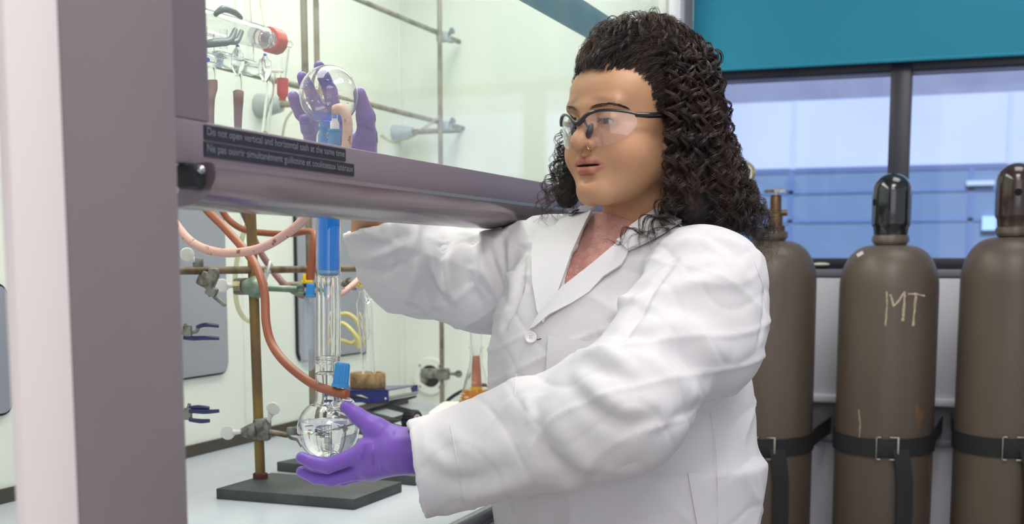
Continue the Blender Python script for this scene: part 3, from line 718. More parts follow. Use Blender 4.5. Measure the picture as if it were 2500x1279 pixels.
def clamp_low():
    d = DP-0.012; c = P(628, 1052, DP)
    t = thing('rod_clamp', c, 'lower clamp on the front stand reaching behind the lower flask', 'clamp', 'clamps on the front stand')
    boss('boss', P(640, 1048, d+0.006), (0.030, 0.028, 0.040), (R3, F3, Z3), t)
    MB().lathe(P(590, 1056, d), (P(628, 1050, d)-P(590, 1056, d)), [(0.006, 0), (0.009, 0.004), (0.014, 0.018), (0.015, 0.027), (0, 0.027)], 18).build('collar', M_cast, t)
    wing('thumb_screw', P(556, 1056, d), 0.0130, P(598, 1054, d), t)
    MB().cyl(P(590, 1055, d), P(603, 1054, d), 0.0085, n=6).build('nut', M_cast, t, ang=20)
    wing('thumb_screw', P(667, 997, d-0.01), 0.0122, P(652, 1036, d), t)
    MB().cyl(P(640, 1051, d), P(702, 1062, d+0.0), 0.0052, n=16).build('arm', M_rodg, t)
    boss('jaw_block', P(716, 1052, d-0.0), (0.022, 0.014, 0.014), (R3, F3, Z3), t)
    MB().tube([P(700, 1062, d), P(712, 1070, d), P(726, 1074, d), P(737, 1090, d)], 0.0028, n=8).tube([P(700, 1056, d), P(715, 1046, d), P(732, 1044, d), P(748, 1052, d)], 0.003, n=8).build('jaw', M_cast, t)
clamp_low()
# ---- clamp on the eye level rod at the left
def clamp_left():
    d = (onX(505, 690, AX)-CP).dot(F3)-0.01
    t = thing('rod_clamp', P(505, 665, d), 'grey clamp hanging from the eye-level rod at the far left', 'clamp')
    wing('thumb_screw', P(457, 621, d-.01), 0.0118, P(488, 650, d), t)
    boss('knuckle', P(484, 643, d), (0.016, 0.016, 0.018), (R3, F3, Z3), t)
    MB().box(P(506, 684, d), (0.030, 0.024, 0.026), (R3*.9-Z3*.43, F3, Z3*.9+R3*.43), bev=0.005).box(P(522, 668, d), (0.016, 0.022, 0.018), (R3, F3, Z3), bev=0.004).build('body', M_cast, t)
    MB().cyl(P(508, 690, d), P(520, 722, d), 0.0075, n=16).build('stem', M_cast, t)
    boss('hinge', P(517, 711, d), (0.018, 0.018, 0.016), (R3*.9-Z3*.43, F3, Z3*.9+R3*.43), t)
    MB().box(P(536, 734, d), (0.026, 0.012, 0.007), (R3*.75-Z3*.66, F3, Z3*.75+R3*.66), bev=0.003).build('wing_nut', M_cast, t)
clamp_left()
# ---- three-finger clamps with blue vinyl sleeves
def finger_clamp(ly, d, label, fingers, body):
    t = thing('finger_clamp', P(470, ly, d), label, 'clamp', 'blue sleeved finger clamps')
    MB().cyl(P(395, ly, d), P(458, ly, d), 0.0055, n=14).build('arm', M_rodg, t)
    mb = MB()
    for b in body: mb.tube([P(x, y, d) for x, y in b], 0.0028, n=8)
    mb.box(P(458, ly, d), (0.014, 0.012, 0.02), (R3, F3, Z3), bev=0.002)
    mb.build('jaw', M_cast, t)
    for k, fg in enumerate(fingers):
        MB().tube([P(x, y, d-0.004*k) for x, y in fg], [0.0034]+[0.004]*(len(fg)-2)+[0.003], n=12).build('vinyl_sleeve', M_vinyl, t)
finger_clamp(809, 2.12, 'upper blue-sleeved finger clamp beside the post', [[(480, 799), (500, 793), (534, 796)], [(448, 824), (470, 826), (500, 825), (535, 826)]], [[(453, 812), (478, 810), (484, 798)], [(455, 800), (452, 790)], [(452, 812), (460, 823)]])
finger_clamp(1010, 2.12, 'lower blue-sleeved finger clamp beside the post', [[(462, 996), (485, 994), (511, 996)], [(462, 1003), (500, 1005), (535, 1003)], [(462, 1024), (490, 1028), (512, 1027)]], [[(456, 1010), (462, 997)], [(456, 1014), (464, 1025)], [(463, 985), (458, 1000)]])

q_ = P(396, 800, 2.12)
rod('lattice_rod', (q_.x, q_.y, CZ), (q_.x, q_.y, 2.1), 0.0065, M_rodg, 'vertical rod behind the post carrying the blue-sleeved clamps', grp=G)
# ---- hoses
def hose(pts, r, mt, label, name='rubber_hose', cat='hose', grp='hoses in the hood'):
    o = MB().tube([P(*p) for p in pts], r, n=18, steps=10).build(name, mt, ang=60); return tag(o, label, cat, grp)
hose([(380, 470, 2.0), (430, 548, 2.0), (470, 592, 1.98), (520, 613, 1.96), (575, 617, 1.94), (640, 604, 1.92), (700, 570, 1.89), (752, 527, 1.85), (808, 465, 1.80), (840, 385, 1.772), (848, 330, 1.768), (847, 290, 1.766), (835, 266, 1.768), (818, 268, 1.775)], [0.0068]*7+[0.0070]*7, M_pink, 'pale pink blotched rubber hose sagging from the post to the upper flask')
hose([(470, 440, 2.12), (500, 505, 2.08), (545, 552, 2.05), (592, 604, 2.02), (625, 650, 1.98), (645, 710, 1.95), (650, 790, 1.92), (665, 842, 1.90), (700, 888, 1.87), (760, 935, 1.84), (812, 955, 1.80), (848, 963, 1.786)], 0.0068, M_orange, 'thick orange-brown rubber hose curving down to the lower flask')
hose([(510, 450, 2.42), (537, 505, 2.42), (562, 540, 2.42), (600, 562, 2.42), (650, 569, 2.4), (705, 571, 2.38), (750, 565, 2.33), (768, 574, 2.3), (766, 610, 2.29), (760, 650, 2.29), (757, 682, 2.29)], [0.0062]*7+[0.0066, 0.0075, 0.008, 0.0082], M_orange, 'thinner orange hose running behind the front rod and dropping to the cold trap')
hose([(582, 224, 2.17), (582, 245, 2.17), (581, 310, 2.2), (583, 400, 2.3), (590, 500, 2.42), (606, 545, 2.45), (628, 600, 2.46), (655, 645, 2.46), (690, 690, 2.44), (725, 715, 2.42), (748, 724, 2.38)], [0.0092, 0.0085]+[0.0065]*9, M_pinkd, 'mauve hose from the second manifold tap going down behind the front rod')
hose([(517, 196, 2.11), (518, 215, 2.11), (515, 245, 2.11), (514, 310, 2.13), (519, 400, 2.17), (526, 470, 2.24)], [0.0092, 0.0088]+[0.0063]*4, M_pinkd, 'mauve hose hanging from the leftmost manifold tap')
hose([(790, 726, 2.32), (808, 728, 2.31), (835, 716, 2.30), (858, 698, 2.32), (874, 683, 2.36)], 0.0055, M_pink, 'short pink hose seen behind and right of the glass column')
M_clr = thin_glass('clear_tubing', (226, 226, 208), 0.8, 0.1, 0.18, (225, 222, 200))
hose([(647, 326, 2.272), (645, 380, 2.35), (622, 480, 2.55), (606, 540, 2.62), (590, 585, 2.62), (578, 640, 2.62), (574, 700, 2.62), (581, 750, 2.62), (598, 778, 2.62), (618, 786, 2.62)], 0.0050, M_clr, 'translucent tubing loop behind the front rod')
hose([(716, 249, 2.72), (722, 262, 2.74), (700, 290, 2.8), (690, 330, 2.9), (686, 380, 2.9)], 0.003, M_clr, 'thin translucent tubing below the left rod holder')
hose([(1075, 284, 3.25), (1040, 310, 3.25), (1000, 335, 3.27), (958, 346, 3.3), (930, 330, 3.3)], 0.0042, M_clr, 'thin translucent tubing draped over the right rod holder')
M_yt = mat('yellow_tubing', (214, 200, 130), 0.4)
hose([(790, 870, 2.85), (797, 820, 2.85), (812, 780, 2.85), (845, 766, 2.85), (872, 785, 2.85), (878, 815, 2.85), (860, 838, 2.85), (830, 832, 2.84), (800, 852, 2.84), (812, 800, 2.83), (838, 790, 2.83), (870, 822, 2.82), (876, 850, 2.82)], 0.0050, M_yt, 'coiled yellow tubing hanging behind the glass column')

# ---- the large glass assembly held by the person
DA = 1.83
def AXP(py):
    a = P(801, 1048, DA); b = P(803, 232, DA); return a+(b-a)*((py-1048)/(232-1048.0))
axd = (P(803, 232, DA)-P(801, 1048, DA)).normalized()
SA = DA/3100.0
def hgt(py): return (AXP(py)-AXP(1125)).length*(1 if py <= 1125 else -1)
ap = thing('glass_apparatus', AXP(1125), 'tall glass assembly of two round flasks joined by a column of blue liquid', 'glassware')
def walled(prof, w=0.0016, open_ends=True):
    """closed double wall profile from outer (radius, height) points"""
    inner = []
    for i, (r, h) in enumerate(prof):
        p0 = prof[max(i-1, 0)]; p1 = prof[min(i+1, len(prof)-1)]; dx, dy = p1[0]-p0[0], p1[1]-p0[1]; l = math.hypot(dx, dy) or 1
        inner.append((max(r-dy/l*w, 0.0), h+dx/l*w))
    return prof+inner[::-1]
rb = 77*SA; cb_ = hgt(1048)
prof = [(1e-9, cb_-rb)]
for k in range(1, 16):
    a = -math.pi/2+k/15*(math.pi/2+0.95); prof.append((rb*math.cos(a), cb_+rb*math.sin(a)))
prof += [(0.0225, hgt(988)), (0.0185, hgt(976)), (0.0178, hgt(955)), (0.0176, hgt(925)), (0.0192, hgt(916)), (0.0192, hgt(908)), (0.0150, hgt(904))]
lf = MB().lathe(AXP(1125), axd, walled(prof), 72, closed=True).build('lower_flask', M_glass, ap)
# solvent in the lower flask
sv = [(1e-9, cb_-rb+0.0021)]
for k in range(1, 16):
    a = -math.pi/2+k/15*(math.pi/2+0.28); sv.append(((rb-0.0021)*math.cos(a), cb_+(rb-0.0021)*math.sin(a)))
sv.append((1e-9, sv[-1][1]))
MB().lathe(AXP(1125), axd, sv, 72).build('solvent', glass('solvent', (250, 252, 255), 0, 1.36), lf)
# column
rc = 30.5*SA
cp = [(0.0125, hgt(903)), (0.0130, hgt(888)), (0.0150, hgt(880)), (0.0165, hgt(872)), (rc-0.001, hgt(866)), (rc, hgt(858)), (rc, hgt(665)), (rc, hgt(360)), (rc, hgt(330)), (0.0165, hgt(322)), (0.0150, hgt(314))]
MB().lathe(AXP(1125), axd, cp+[(r-0.0017, h) for r, h in cp[::-1]], 64, closed=True).build('column', M_tg, ap)
ip = [(0.0085, hgt(905)), (0.0085, hgt(880)), (0.0115, hgt(868)), (0.0118, hgt(700)), (0.0118, hgt(672)), (0.0165, hgt(664))]
MB().lathe(AXP(1125), axd, ip+[(r-0.0015, h) for r, h in ip[::-1]], 48, closed=True).build('inner_tube', M_tg, ap)
MB().lathe(AXP(1125), axd, [(0, hgt(652)), (rc-0.0022, hgt(652)), (rc-0.0019, hgt(640)), (rc-0.0019, hgt(345)), (0.0140, hgt(316)), (0.0135, hgt(300)), (0, hgt(300))], 48).build('blue_liquid', M_liqb, ap)
MB().lathe(AXP(1125), axd, [(0, hgt(668)), (rc-0.006, hgt(666)), (rc-0.0022, hgt(660)), (rc-0.0022, hgt(653)), (0, hgt(653))], 48).build('frit_disc', mat('frit', (120, 185, 235), 0.4), ap)
for py in (868, 874, 882):
    mb = MB(); ring = [AXP(py)+fr_axes(axd)[0]*math.cos(a*math.pi/12)*0.0168+fr_axes(axd)[1]*math.sin(a*math.pi/12)*0.0168 for a in range(25)]
    mb.tube(ring, 0.0013, n=8, cap=False, steps=2).build('glass_ring', M_glass, ap)
# upper flask
ru = 71.5*SA; cu_ = hgt(233)
up = [(0.0150, hgt(312)), (0.0150, hgt(300)), (0.0175, hgt(293))]
for k in range(0, 18):
    a = -1.13+k/17*(1.13+math.pi/2); up.append((max(ru*math.cos(a), 1e-9), cu_+ru*math.sin(a)))
def shell(prof, w):
    out = walled(prof, w); return out
n_ = len(up); inn = [(max(r*(1-0.0013/ru) if i > 2 else r-0.0013, 1e-9), (cu_+(h-cu_)*(1-0.0013/ru)) if i > 2 else h) for i, (r, h) in enumerate(up)]
MB().lathe(AXP(1125), axd, up+inn[::-1], 72, closed=True).build('upper_flask', M_tg, ap)
# wet blue residue at the bottom of the upper flask
sv = []
for k in range(0, 8):
    a = -1.13+k/7*0.42; sv.append(((ru-0.0017)*math.cos(a), cu_+(ru-0.0017)*math.sin(a)))
sv = [(0.0, hgt(300)), (0.0133, hgt(300)), (0.0155, hgt(294))]+sv+[(0.0, sv[-1][1]-0.012)]
MB().lathe(AXP(1125), axd, sv, 48).build('blue_residue', thin_glass('blue_residue', (120, 180, 255), 0.8, 0.1, 0.10, (60, 140, 240)), ap)
# droplets clinging inside the upper bulb
dr = MB()
for k in range(90):
    a = rnd.uniform(0, 2*math.pi); b = rnd.uniform(-0.9, 0.9); rr = ru-0.0016
    x, y, d = fr_axes(axd); dr.sphere(AXP(233)+x*(rr*math.cos(b)*math.cos(a))+y*(rr*math.cos(b)*math.sin(a))+d*(rr*math.sin(b)), rnd.uniform(0.0004, 0.0010), 8)
tag(dr.build('droplets', M_tg, ap), kind='stuff')
# stopcocks
def stopcock(c, axis, r, h, nm, parent):
    mb = MB(); mb.lathe(c, axis, [(0, 0), (r*1.12, 0), (r*1.12, h*0.10), (r*0.98, h*0.12), (r*0.92, h*0.93), (r*0.8, h), (0, h)], 64, rfun=lambda t, k: 1+(0.05*(1 if math.cos(14*t) > 0 else -1) if k in (3, 4) else 0))
    return mb.build(nm, M_blue_p, parent, ang=30)
a1 = P(831, 944, 1.795); a2 = P(837, 886, 1.795)
stopcock(a1, a2-a1, 0.0112, (a2-a1).length, 'stopcock_cap', ap)
MB().cyl(P(829, 978, 1.795), P(831, 946, 1.795), 0.0068, 0.0060, n=20, cap=True).build('stopcock_barrel', M_tg, ap)
MB().tube([P(805, 1000, 1.815), P(826, 985, 1.80), P(850, 980, 1.785), P(860, 988, 1.785)], [0.008, 0.007, 0.006, 0.005], n=16).build('side_arm', M_tg, ap)
MB().tube([P(829, 975, 1.797), P(846, 966, 1.788)], 0.0042, n=14, smooth=False).build('hose_nipple', M_tg, ap)
b1 = P(817, 316, 1.785); b2 = P(816, 356, 1.785)
stopcock(b1, b2-b1, 0.0086, (b2-b1).length, 'stopcock_cap', ap)
MB().lathe(P(817, 300, 1.785), P(817, 316, 1.785)-P(817, 300, 1.785), [(0.003, -0.006), (0.0062, 0), (0.0062, 0.009), (0.0, 0.009)], 20).build('stopcock_barrel', mat('ptfe', (240, 240, 236), 0.4), ap)
MB().tube([P(817, 270, 1.777), P(817, 285, 1.782), P(817, 302, 1.785)], 0.0042, n=12).build('hose_nipple', M_tg, ap)
MB().tube([P(802, 330, 1.815), P(810, 322, 1.80), P(817, 305, 1.787)], 0.0048, n=12).build('side_arm', M_tg, ap)

# ---- cold traps
def rev(name, px0, py0, px1, py1, d, prof, mt, parent, w=0.0014, n=48, solid=False, mtl=None):
    a = P(px0, py0, d); b = P(px1, py1, d); L = (b-a).length; k = d/3100.0
    pr = [(max(r*k, 1e-9), h*L) for r, h in prof]
    if not solid: pr = pr+[(max(r-w, 1e-9), h+(w if r < 1e-6 else 0)) for r, h in pr[::-1]]
    return MB().lathe(a, b-a, pr, n, closed=not solid).build(name, mt, parent)
t = thing('cold_trap', P(752, 905, 2.3), 'frosted glass cold trap left of the column with a blue screw cap', 'glassware', 'glass traps in the hood')
rev('outer_tube', 752, 906, 755, 712, 2.3, [(0, 0), (9, .012), (15, .045), (18.5, .10), (18.5, .84), (16, .90), (12, .93), (12, 1.0)], M_frost, t)
rev('inner_tube', 756, 850, 758, 690, 2.3, [(6, 0), (7, .05), (7, .55), (12, .62), (14, .8), (8, .92), (8, 1.0)], M_frost, t, n=32)
stopcock(P(757, 724, 2.26), P(759, 692, 2.26)-P(757, 724, 2.26), 0.0078, (P(757, 724, 2.26)-P(759, 692, 2.26)).length, 'screw_cap', t)
cl = MB(); cl.box(P(750, 688, 2.28), (0.019, 0.012, 0.006), (R3, F3, Z3), bev=0.001).box(P(744, 680, 2.28), (0.005, 0.012, 0.016), (R3, F3, Z3), bev=0.001); cl.build('joint_clip', M_yel, t)
t = thing('cold_trap', P(893, 905, 2.45), 'clear glass trap with a yellow clip, standing behind the cork ring', 'glassware', 'glass traps in the hood')
rev('outer_tube', 901, 912, 888, 697, 2.45, [(17, 0), (17, .5), (20, .56), (21, .80), (17, .85), (13, .89), (12.5, .93), (15, .94), (15, 1.0)], M_tg, t)
rev('inner_tube', 895, 830, 889, 700, 2.45, [(4, 0), (9, .1), (10, .35), (5, .5), (5, 1.0)], M_tg, t, n=32)
MB().tube([P(895, 735, 2.45), P(906, 722, 2.44), P(918, 713, 2.43)], [0.006, 0.005, 0.0045], n=14).build('side_arm', M_tg, t)
cl = MB(); cl.lathe(P(886, 697, 2.45), Z3, [(0.0105, -0.002), (0.0125, -0.002), (0.0125, 0.002), (0.0105, 0.002)], 28, closed=True)
cl.box(P(882, 686, 2.44), (0.020, 0.010, 0.005), (R3*.95-Z3*.3, F3, Z3*.95+R3*.3), bev=0.001).box(P(875, 688, 2.44), (0.005, 0.010, 0.014), (R3, F3, Z3), bev=0.001); cl.build('joint_clip', M_yel, t)
t = thing('rod_clamp', P(845, 690, 2.5), 'small grey clamp gripping the neck of the clear trap', 'clamp')
MB().cyl(P(790, 694, 2.55), P(842, 692, 2.52), 0.0045, n=14).build('arm', M_green, t)
MB().box(P(845, 692, 2.5), (0.014, 0.012, 0.014), (R3, F3, Z3), bev=0.002).tube([P(846, 690, 2.5), P(858, 689, 2.48), P(874, 690, 2.45)], 0.0025, n=8).tube([P(846, 696, 2.5), P(856, 704, 2.48), P(868, 705, 2.45)], 0.0025, n=8).tube([P(843, 692, 2.5), P(848, 682, 2.49), P(856, 679, 2.48)], 0.0025, n=8).build('jaw', M_cast, t)

# ---- manifold
t = thing('vacuum_manifold', P(560, 110, 2.15), 'glass vacuum manifold with taps and a red screw cap, top left of the hood', 'glassware')
def MP(px, py, dx=0.0): return onX(px, py, -1.20+dx)
def tube2(name, a, b, r0, r1=None, mt=M_tg, w=0.0013, n=36, parent=t):
    a = Vector(a); b = Vector(b); r1 = r1 or r0; L = (b-a).length
    return MB().lathe(a, b-a, [(r0, 0), (r1, L), (r1-w, L), (r0-w, 0)], n, closed=True).build(name, mt, parent)
M_mg = glass('manifold_glass', ior=1.42)
a = MP(425, 32); b = MP(640, 91)
tube2('main_tube', a, b, 0.0215, 0.0205, M_mg)
MB().lathe(b, a-b, [(0.0205, 0), (0.019, -0.006), (0.012, -0.010), (0.012, -0.012)], 36).build('shoulder', M_mg, t)
tube2('thread_neck', MP(622, 87), MP(672, 101), 0.0165, 0.0165, M_frost)
c0 = MP(655, 96); c1_ = MP(676, 102)
MB().lathe(c0, c1_-c0, [(0.0168, 0), (0.0215, 0), (0.0225, 0.004), (0.0225, (c1_-c0).length), (0.0175, (c1_-c0).length), (0.0175, 0.002)], 48, closed=True, rfun=lambda tt, k: 1+(0.03 if math.cos(12*tt) > 0.2 and k in (2, 3) else 0)).build('red_screw_cap', M_red, t)
MB().lathe(MP(676, 102), MP(728, 112)-MP(676, 102), [(0.0160, 0), (0.015, 0.014), (0.009, 0.022), (0.006, 0.03), (0.0065, 0.045), (0.004, 0.05), (0, 0.05)], 32).build('end_nozzle', M_mg, t)
a = MP(425, 122); b = MP(640, 176)
tube2('lower_tube', a, b, 0.0085, 0.0085, M_mg)
for px, py in ((500, 146), (555, 148), (612, 165)):
    MB().lathe(MP(px-32, py-7), MP(px+32, py+7)-MP(px-32, py-7), [(0.006, 0), (0.012, 0.005), (0.0135, 0.012), (0.0135, 0.045), (0.012, 0.053), (0.006, 0.058)], 28).build('tap_barrel', M_mg, t)
for px, y0, y1_ in ((495, 65, 130), (513, 82, 128), (545, 72, 118), (610, 90, 145)):
    tube2('riser', MP(px, y0), MP(px+1, y1_), 0.0068, 0.0068, M_mg)
for k, (px, y0, y1_, bx) in enumerate(((580, 112, 185, 0.02), (647, 134, 200, 0.02))):
    a = MP(px, y1_, bx); b = MP(px, y0, bx)
    MB().lathe(a, b-a, [(0.004, 0), (0.010, 0.012), (0.0118, 0.022), (0.010, 0.036), (0.0035, (b-a).length-0.002), (0, (b-a).length)], 28).build('tap_key', M_mg, t)
    MB().sphere(b, 0.0032, 12).build('blue_tip', mat('ink_blue%d' % k, (60, 70, 170), 0.4), t)
MB().cyl(MP(507, 146, 0.02), MP(507, 146, 0.022), 0.0036, n=16).build('blue_dot', mat('ink_blue', (60, 70, 190), 0.4), t)
for px, y0, y1_ in ((519, 150, 200), (583, 178, 232)):
    tube2('outlet', MP(px, y0), MP(px-1, y1_), 0.0062, 0.0058, M_mg)
tube2('long_outlet', MP(664, 178), MP(647, 330), 0.0072, 0.0072, M_mg)
tube2('drop_tube', MP(697, 118), MP(691, 192), 0.0078, 0.006, M_mg)
tube2('bridge', MP(650, 172), MP(688, 173), 0.004, 0.004, M_mg)
tube2('top_inlet', MP(607, 62), MP(600, -60), 0.0062, 0.0055, M_mg)
MB().lathe(MP(690, 192), MP(690, 243)-MP(690, 192), [(0, 0), (0.0102, 0), (0.0102, 0.025), (0.0102, 0.029), (0.006, 0.034), (0.006, 0.039), (0, 0.039)], 24).build('red_valve_knob', mat('red_knob', (198, 66, 70), 0.4), t)
fk = MB()
fk.tube([MP(525, 36, .01), MP(545, 22, .03), MP(570, 28, .03), MP(590, 44, .03)], [0.004, 0.006, 0.006, 0.003], n=10).tube([MP(496, 108, .0), MP(530, 104, .02), MP(560, 100, .03), MP(575, 72, .03)], [0.006, 0.007, 0.006, 0.004], n=10).tube([MP(560, 102, .03), MP(578, 100, .03), MP(590, 76, .03)], [0.005, 0.005, 0.004], n=10)
fk.build('fork_clamp', M_forkg, t)
hose([(634, -10, 2.3), (640, 30, 2.28), (648, 72, 2.24)], 0.0016, M_clr, 'hair-thin tubing above the red screw cap', cat='tubing')

# ---- lab jack with cork ring
jz = CZ+0.130
A_ = onZ(770, 957, jz); B_ = onZ(948, 952, jz); jx = (B_-A_).normalized(); jy = Z3.cross(jx); jl = (B_-A_).length
M_jb = mat('jack_blue', (36, 44, 108), 0.3, coat=0.3); M_jg = mat('jack_grey', (92, 92, 90), 0.4, 0.6)
jy = (onZ(1020, 939, jz)-B_); jd = jy.length; jy.normalize()
cj = (A_+B_)/2+jy*jd/2
t = thing('lab_jack', (cj.x, cj.y, CZ), 'blue scissor lab jack with a ribbed black knob', 'lab jack')
mb = MB(); mb.prism([A_, B_, B_+jy*jd, A_+jy*jd], (0, 0, -0.002)); mb.build('top_plate', M_jb, t)
mb = MB()
fo = -0.0015
pts = [A_, B_, B_-Z3*0.026, B_-Z3*0.026-jx*0.022, B_-Z3*0.026-jx*0.032-Z3*0.0, B_-Z3*0.018-jx*0.048, B_-Z3*0.012-jx*0.055, A_-Z3*0.012+jx*0.03, A_-Z3*0.018]
mb.prism([B_, A_, A_-Z3*0.009, A_-Z3*0.009+jx*(jl-0.06), B_-Z3*0.016-jx*0.045, B_-Z3*0.026-jx*0.04, B_-Z3*0.026], jy*0.002)
mb.prism([A_-Z3*0.016, A_-Z3*0.024, B_-Z3*0.026-jx*0.035, B_-Z3*0.019-jx*0.035], jy*0.002)
mb.build('front_flange', M_jb, t)
mb = MB(); e = B_+jy*jd; mb.prism([e, e-Z3*0.02, e-Z3*0.02-jy*0.02, e-Z3*0.004-jy*0.03], -jx*0.002).build('side_flange', M_jb, t)
MB().cyl(B_-Z3*0.019+jx*0.001, B_-Z3*0.019+jx*0.001+jy*(jd-0.01), 0.0048, n=18).build('slide_rod', mat('steel', (170, 170, 168), 0.25, 1.0), t)
MB().sphere(B_-Z3*0.019-jy*0.001-jx*0.006, 0.003, 12).build('rivet', M_chrome, t)
bz = CZ+0.012
mb = MB(); mb.prism([Vector((A_.x, A_.y, bz)), Vector((B_.x, B_.y, bz)), Vector((B_.x, B_.y, bz))+jy*jd, Vector((A_.x, A_.y, bz))+jy*jd], (0, 0, -0.012)); mb.build('base_plate', M_jb, t)
for s_ in (0.04, 0.96):
    o1 = A_+jy*jd*s_; o2 = B_+jy*jd*s_; zl = bz+0.01; zh = jz-0.022; zm = (zl+zh)/2
    for (xa, za_, xb, zb__) in ((0.02, zh, 0.98, zm), (0.98, zh, 0.02, zm), (0.02, zm, 0.98, zl), (0.98, zm, 0.02, zl)):
        p = Vector((*(o1+(o2-o1)*xa).xy, za_)); q = Vector((*(o1+(o2-o1)*xb).xy, zb__)); dd = (q-p).normalized(); nn = dd.cross(jy).normalized()
        MB().box((p+q)/2+jy*(0.002 if za_ > zb__ else -0.002), ((q-p).length, 0.002, 0.013), (dd, jy, nn)).build('scissor_arm', M_jg, t)
kc = P(1000, 1026, (B_-CP).dot(F3)+0.03); kax = (R3*0.86-F3*0.5).normalized()
MB().cyl(kc-kax*0.14, kc, 0.0042, n=16).build('screw_spindle', mat('steel2', (176, 172, 160), 0.25, 1.0), t)
kn = MB(); kn.lathe(kc-kax*0.008, kax, [(0, 0), (0.0215, 0), (0.0235, 0.003), (0.0235, 0.026), (0.021, 0.029), (0.0185, 0.029), (0.0175, 0.027), (0, 0.027)], 72, rfun=lambda tt, k: 1+(0.045*(1 if math.cos(18*tt) > -0.3 else -1) if k in (2, 3) else 0))
kno = kn.build('knob', mat('knob_black', (22, 24, 27), 0.3, coat=0.3), t, ang=30)
MB().lathe(kc+kax*0.0195, kax, [(0, 0), (0.0150, 0), (0.0150, 0.0008), (0, 0.0008)], 40).build('knob_disc', M_postw, kno)
kx, ky, _ = fr_axes(kax)
MB().prism([kc+kax*0.0204+kx*(r_*math.cos(a_))+ky*(r_*math.sin(a_)) for i_ in range(10) for a_, r_ in ((i_*math.pi/5+.3, 0.0125 if i_ % 2 == 0 else 0.0050),)], kax*0.0006).build('knob_star', M_rubber, kno)
cc = onZ(899, 950, jz); cc = P(898, 940, (cc-CP).dot(F3)+0.035); cc.z = jz+0.0005
rk = 50*(2.46/3100)
tag(MB().lathe(cc, Z3, [(rk*0.96, 0), (rk, 0.003), (rk, 0.030), (rk*0.95, 0.0335), (rk*0.80, 0.0335), (rk*0.70, 0.026), (rk*0.55, 0.008), (rk*0.5, 0)], 56, closed=True).build('cork_ring', mat('cork', (176, 148, 104), 0.9, col2=(120, 92, 58), scale=60, thr=(0.4, 0.7), bump=0.8, bscale=180)), 'brown cork flask ring resting on the blue lab jack', 'cork ring')

# ---- stirrer, flask with orange solution
sz = CZ+0.092
s1 = onZ(1040, 1004, sz); s2 = s1+R3*0.21+F3*-0.02; sy_ = Z3.cross((s2-s1).normalized())
t = thing('magnetic_stirrer', ((s1+s2)/2+sy_*0.1)-Z3*(sz-CZ), 'white magnetic stirrer under the flask of orange solution', 'stirrer')
mb = MB(); sx_ = (s2-s1).normalized(); cs = (s1+s2)/2+sy_*0.105
mb.box(Vector((cs.x, cs.y, CZ+0.0505)), (0.21, 0.21, 0.083), (sx_, sy_, Z3), bev=0.012); mb.build('housing', mat('stirrer_white', (238, 238, 228), 0.35), t)
MB().box(s1+sx_*0.062-Z3*0.026-sy_*0.0002, (0.082, 0.002, 0.020), (sx_, sy_, Z3)).build('control_panel', mat('panel_grey', (150, 150, 144), 0.5), t)
fc = onZ(1163, 992, sz+0.0005); k = (fc-CP).dot(F3)/3100
t = thing('erlenmeyer_flask', fc, 'conical flask of orange solution standing on the stirrer', 'flask')
H0 = lambda py: (994-py)*k
ep = [(1e-9, 0), (38*k, 0), (42*k, 3*k), (43*k, 12*k), (38*k, 30*k), (18*k, H0(895)), (16*k, H0(882)), (15.5*k, H0(855)), (18*k, H0(848)), (18*k, H0(845))]
fl_ = MB().lathe(fc, Z3, ep+[(max(r-0.0014, 1e-9), max(h, 0.0014)) for r, h in ep[::-1]], 56, closed=True).build('flask_body', M_tg, t)
MB().lathe(fc+Z3*0.0016, Z3, [(0, 0), (37*k, 0), (40.8*k, 3*k), (41.6*k, 12*k), (36.8*k, 30*k), (32.5*k, H0(953)), (0, H0(953))], 48).build('orange_solution', mat('orange_liquid', (226, 148, 8), 0.1, col2=(206, 128, 10), scale=25, coat=0.5), t)
MB().lathe(fc, Z3, [(14*k, H0(956)), (15*k, H0(955)), (14*k, H0(944)), (0, H0(943))], 32).build('yellow_bung', M_yel, t)
MB().lathe(fc, Z3, [(0, H0(943)), (13*k, H0(943)), (11.5*k, H0(905)), (9*k, H0(868)), (0, H0(868))], 32).build('copper_column', mat('copper_column', (214, 140, 112), 0.3, col2=(196, 118, 92), scale=30), t)
MB().lathe(fc, Z3, [(10*k, H0(868)), (14*k, H0(842)), (15*k, H0(780)), (15*k-0.001, H0(780)), (14*k-0.001, H0(842)), (10*k-0.001, H0(868))], 32, closed=True).build('funnel_tube', M_tg, t)
M_wht = mat('print_white', (250, 246, 236), 0.5)
def on_cone(px, py, R0):
    return P(px, py, (fc-CP).dot(F3)-R0)
for py, L, w_ in ((960, 1134, 0), (966, 1129, 1), (973, 1127, 0), (978, 1130, 1)):
    MB().tube([on_cone(1123, py, 12*k), on_cone(L, py+1.5, 26*k)], 0.0006, n=6, smooth=False).build('graduation', M_wht, fl_)
for s_, px, py in (('100', 1134, 972), ('50', 1131, 985)):
    o_ = on_cone(px, py, 33*k); text_mesh(s_, 'graduation_number', M_wht, fl_, (0.009 if len(s_) == 3 else 0.006, 0.0045), o_, R3*0.95-F3*0.3, Z3, -F3)
o_ = on_cone(1150, 936, 21*k); text_mesh('150 mL', 'graduation_number', M_wht, fl_, (0.011, 0.005), o_, R3, Z3, -F3)
hose([(1262, 936, 3.335), (1215, 936, 3.1), (1180, 940, 3.05), (1140, 950, 3.05), (1105, 968, 3.08), (1085, 990, 3.1), (1078, 1024, 3.15), (1060, 1031, 3.15)], 0.0045, M_rubber, 'black power cable behind the conical flask', name='power_cable', cat='cable', grp=None)
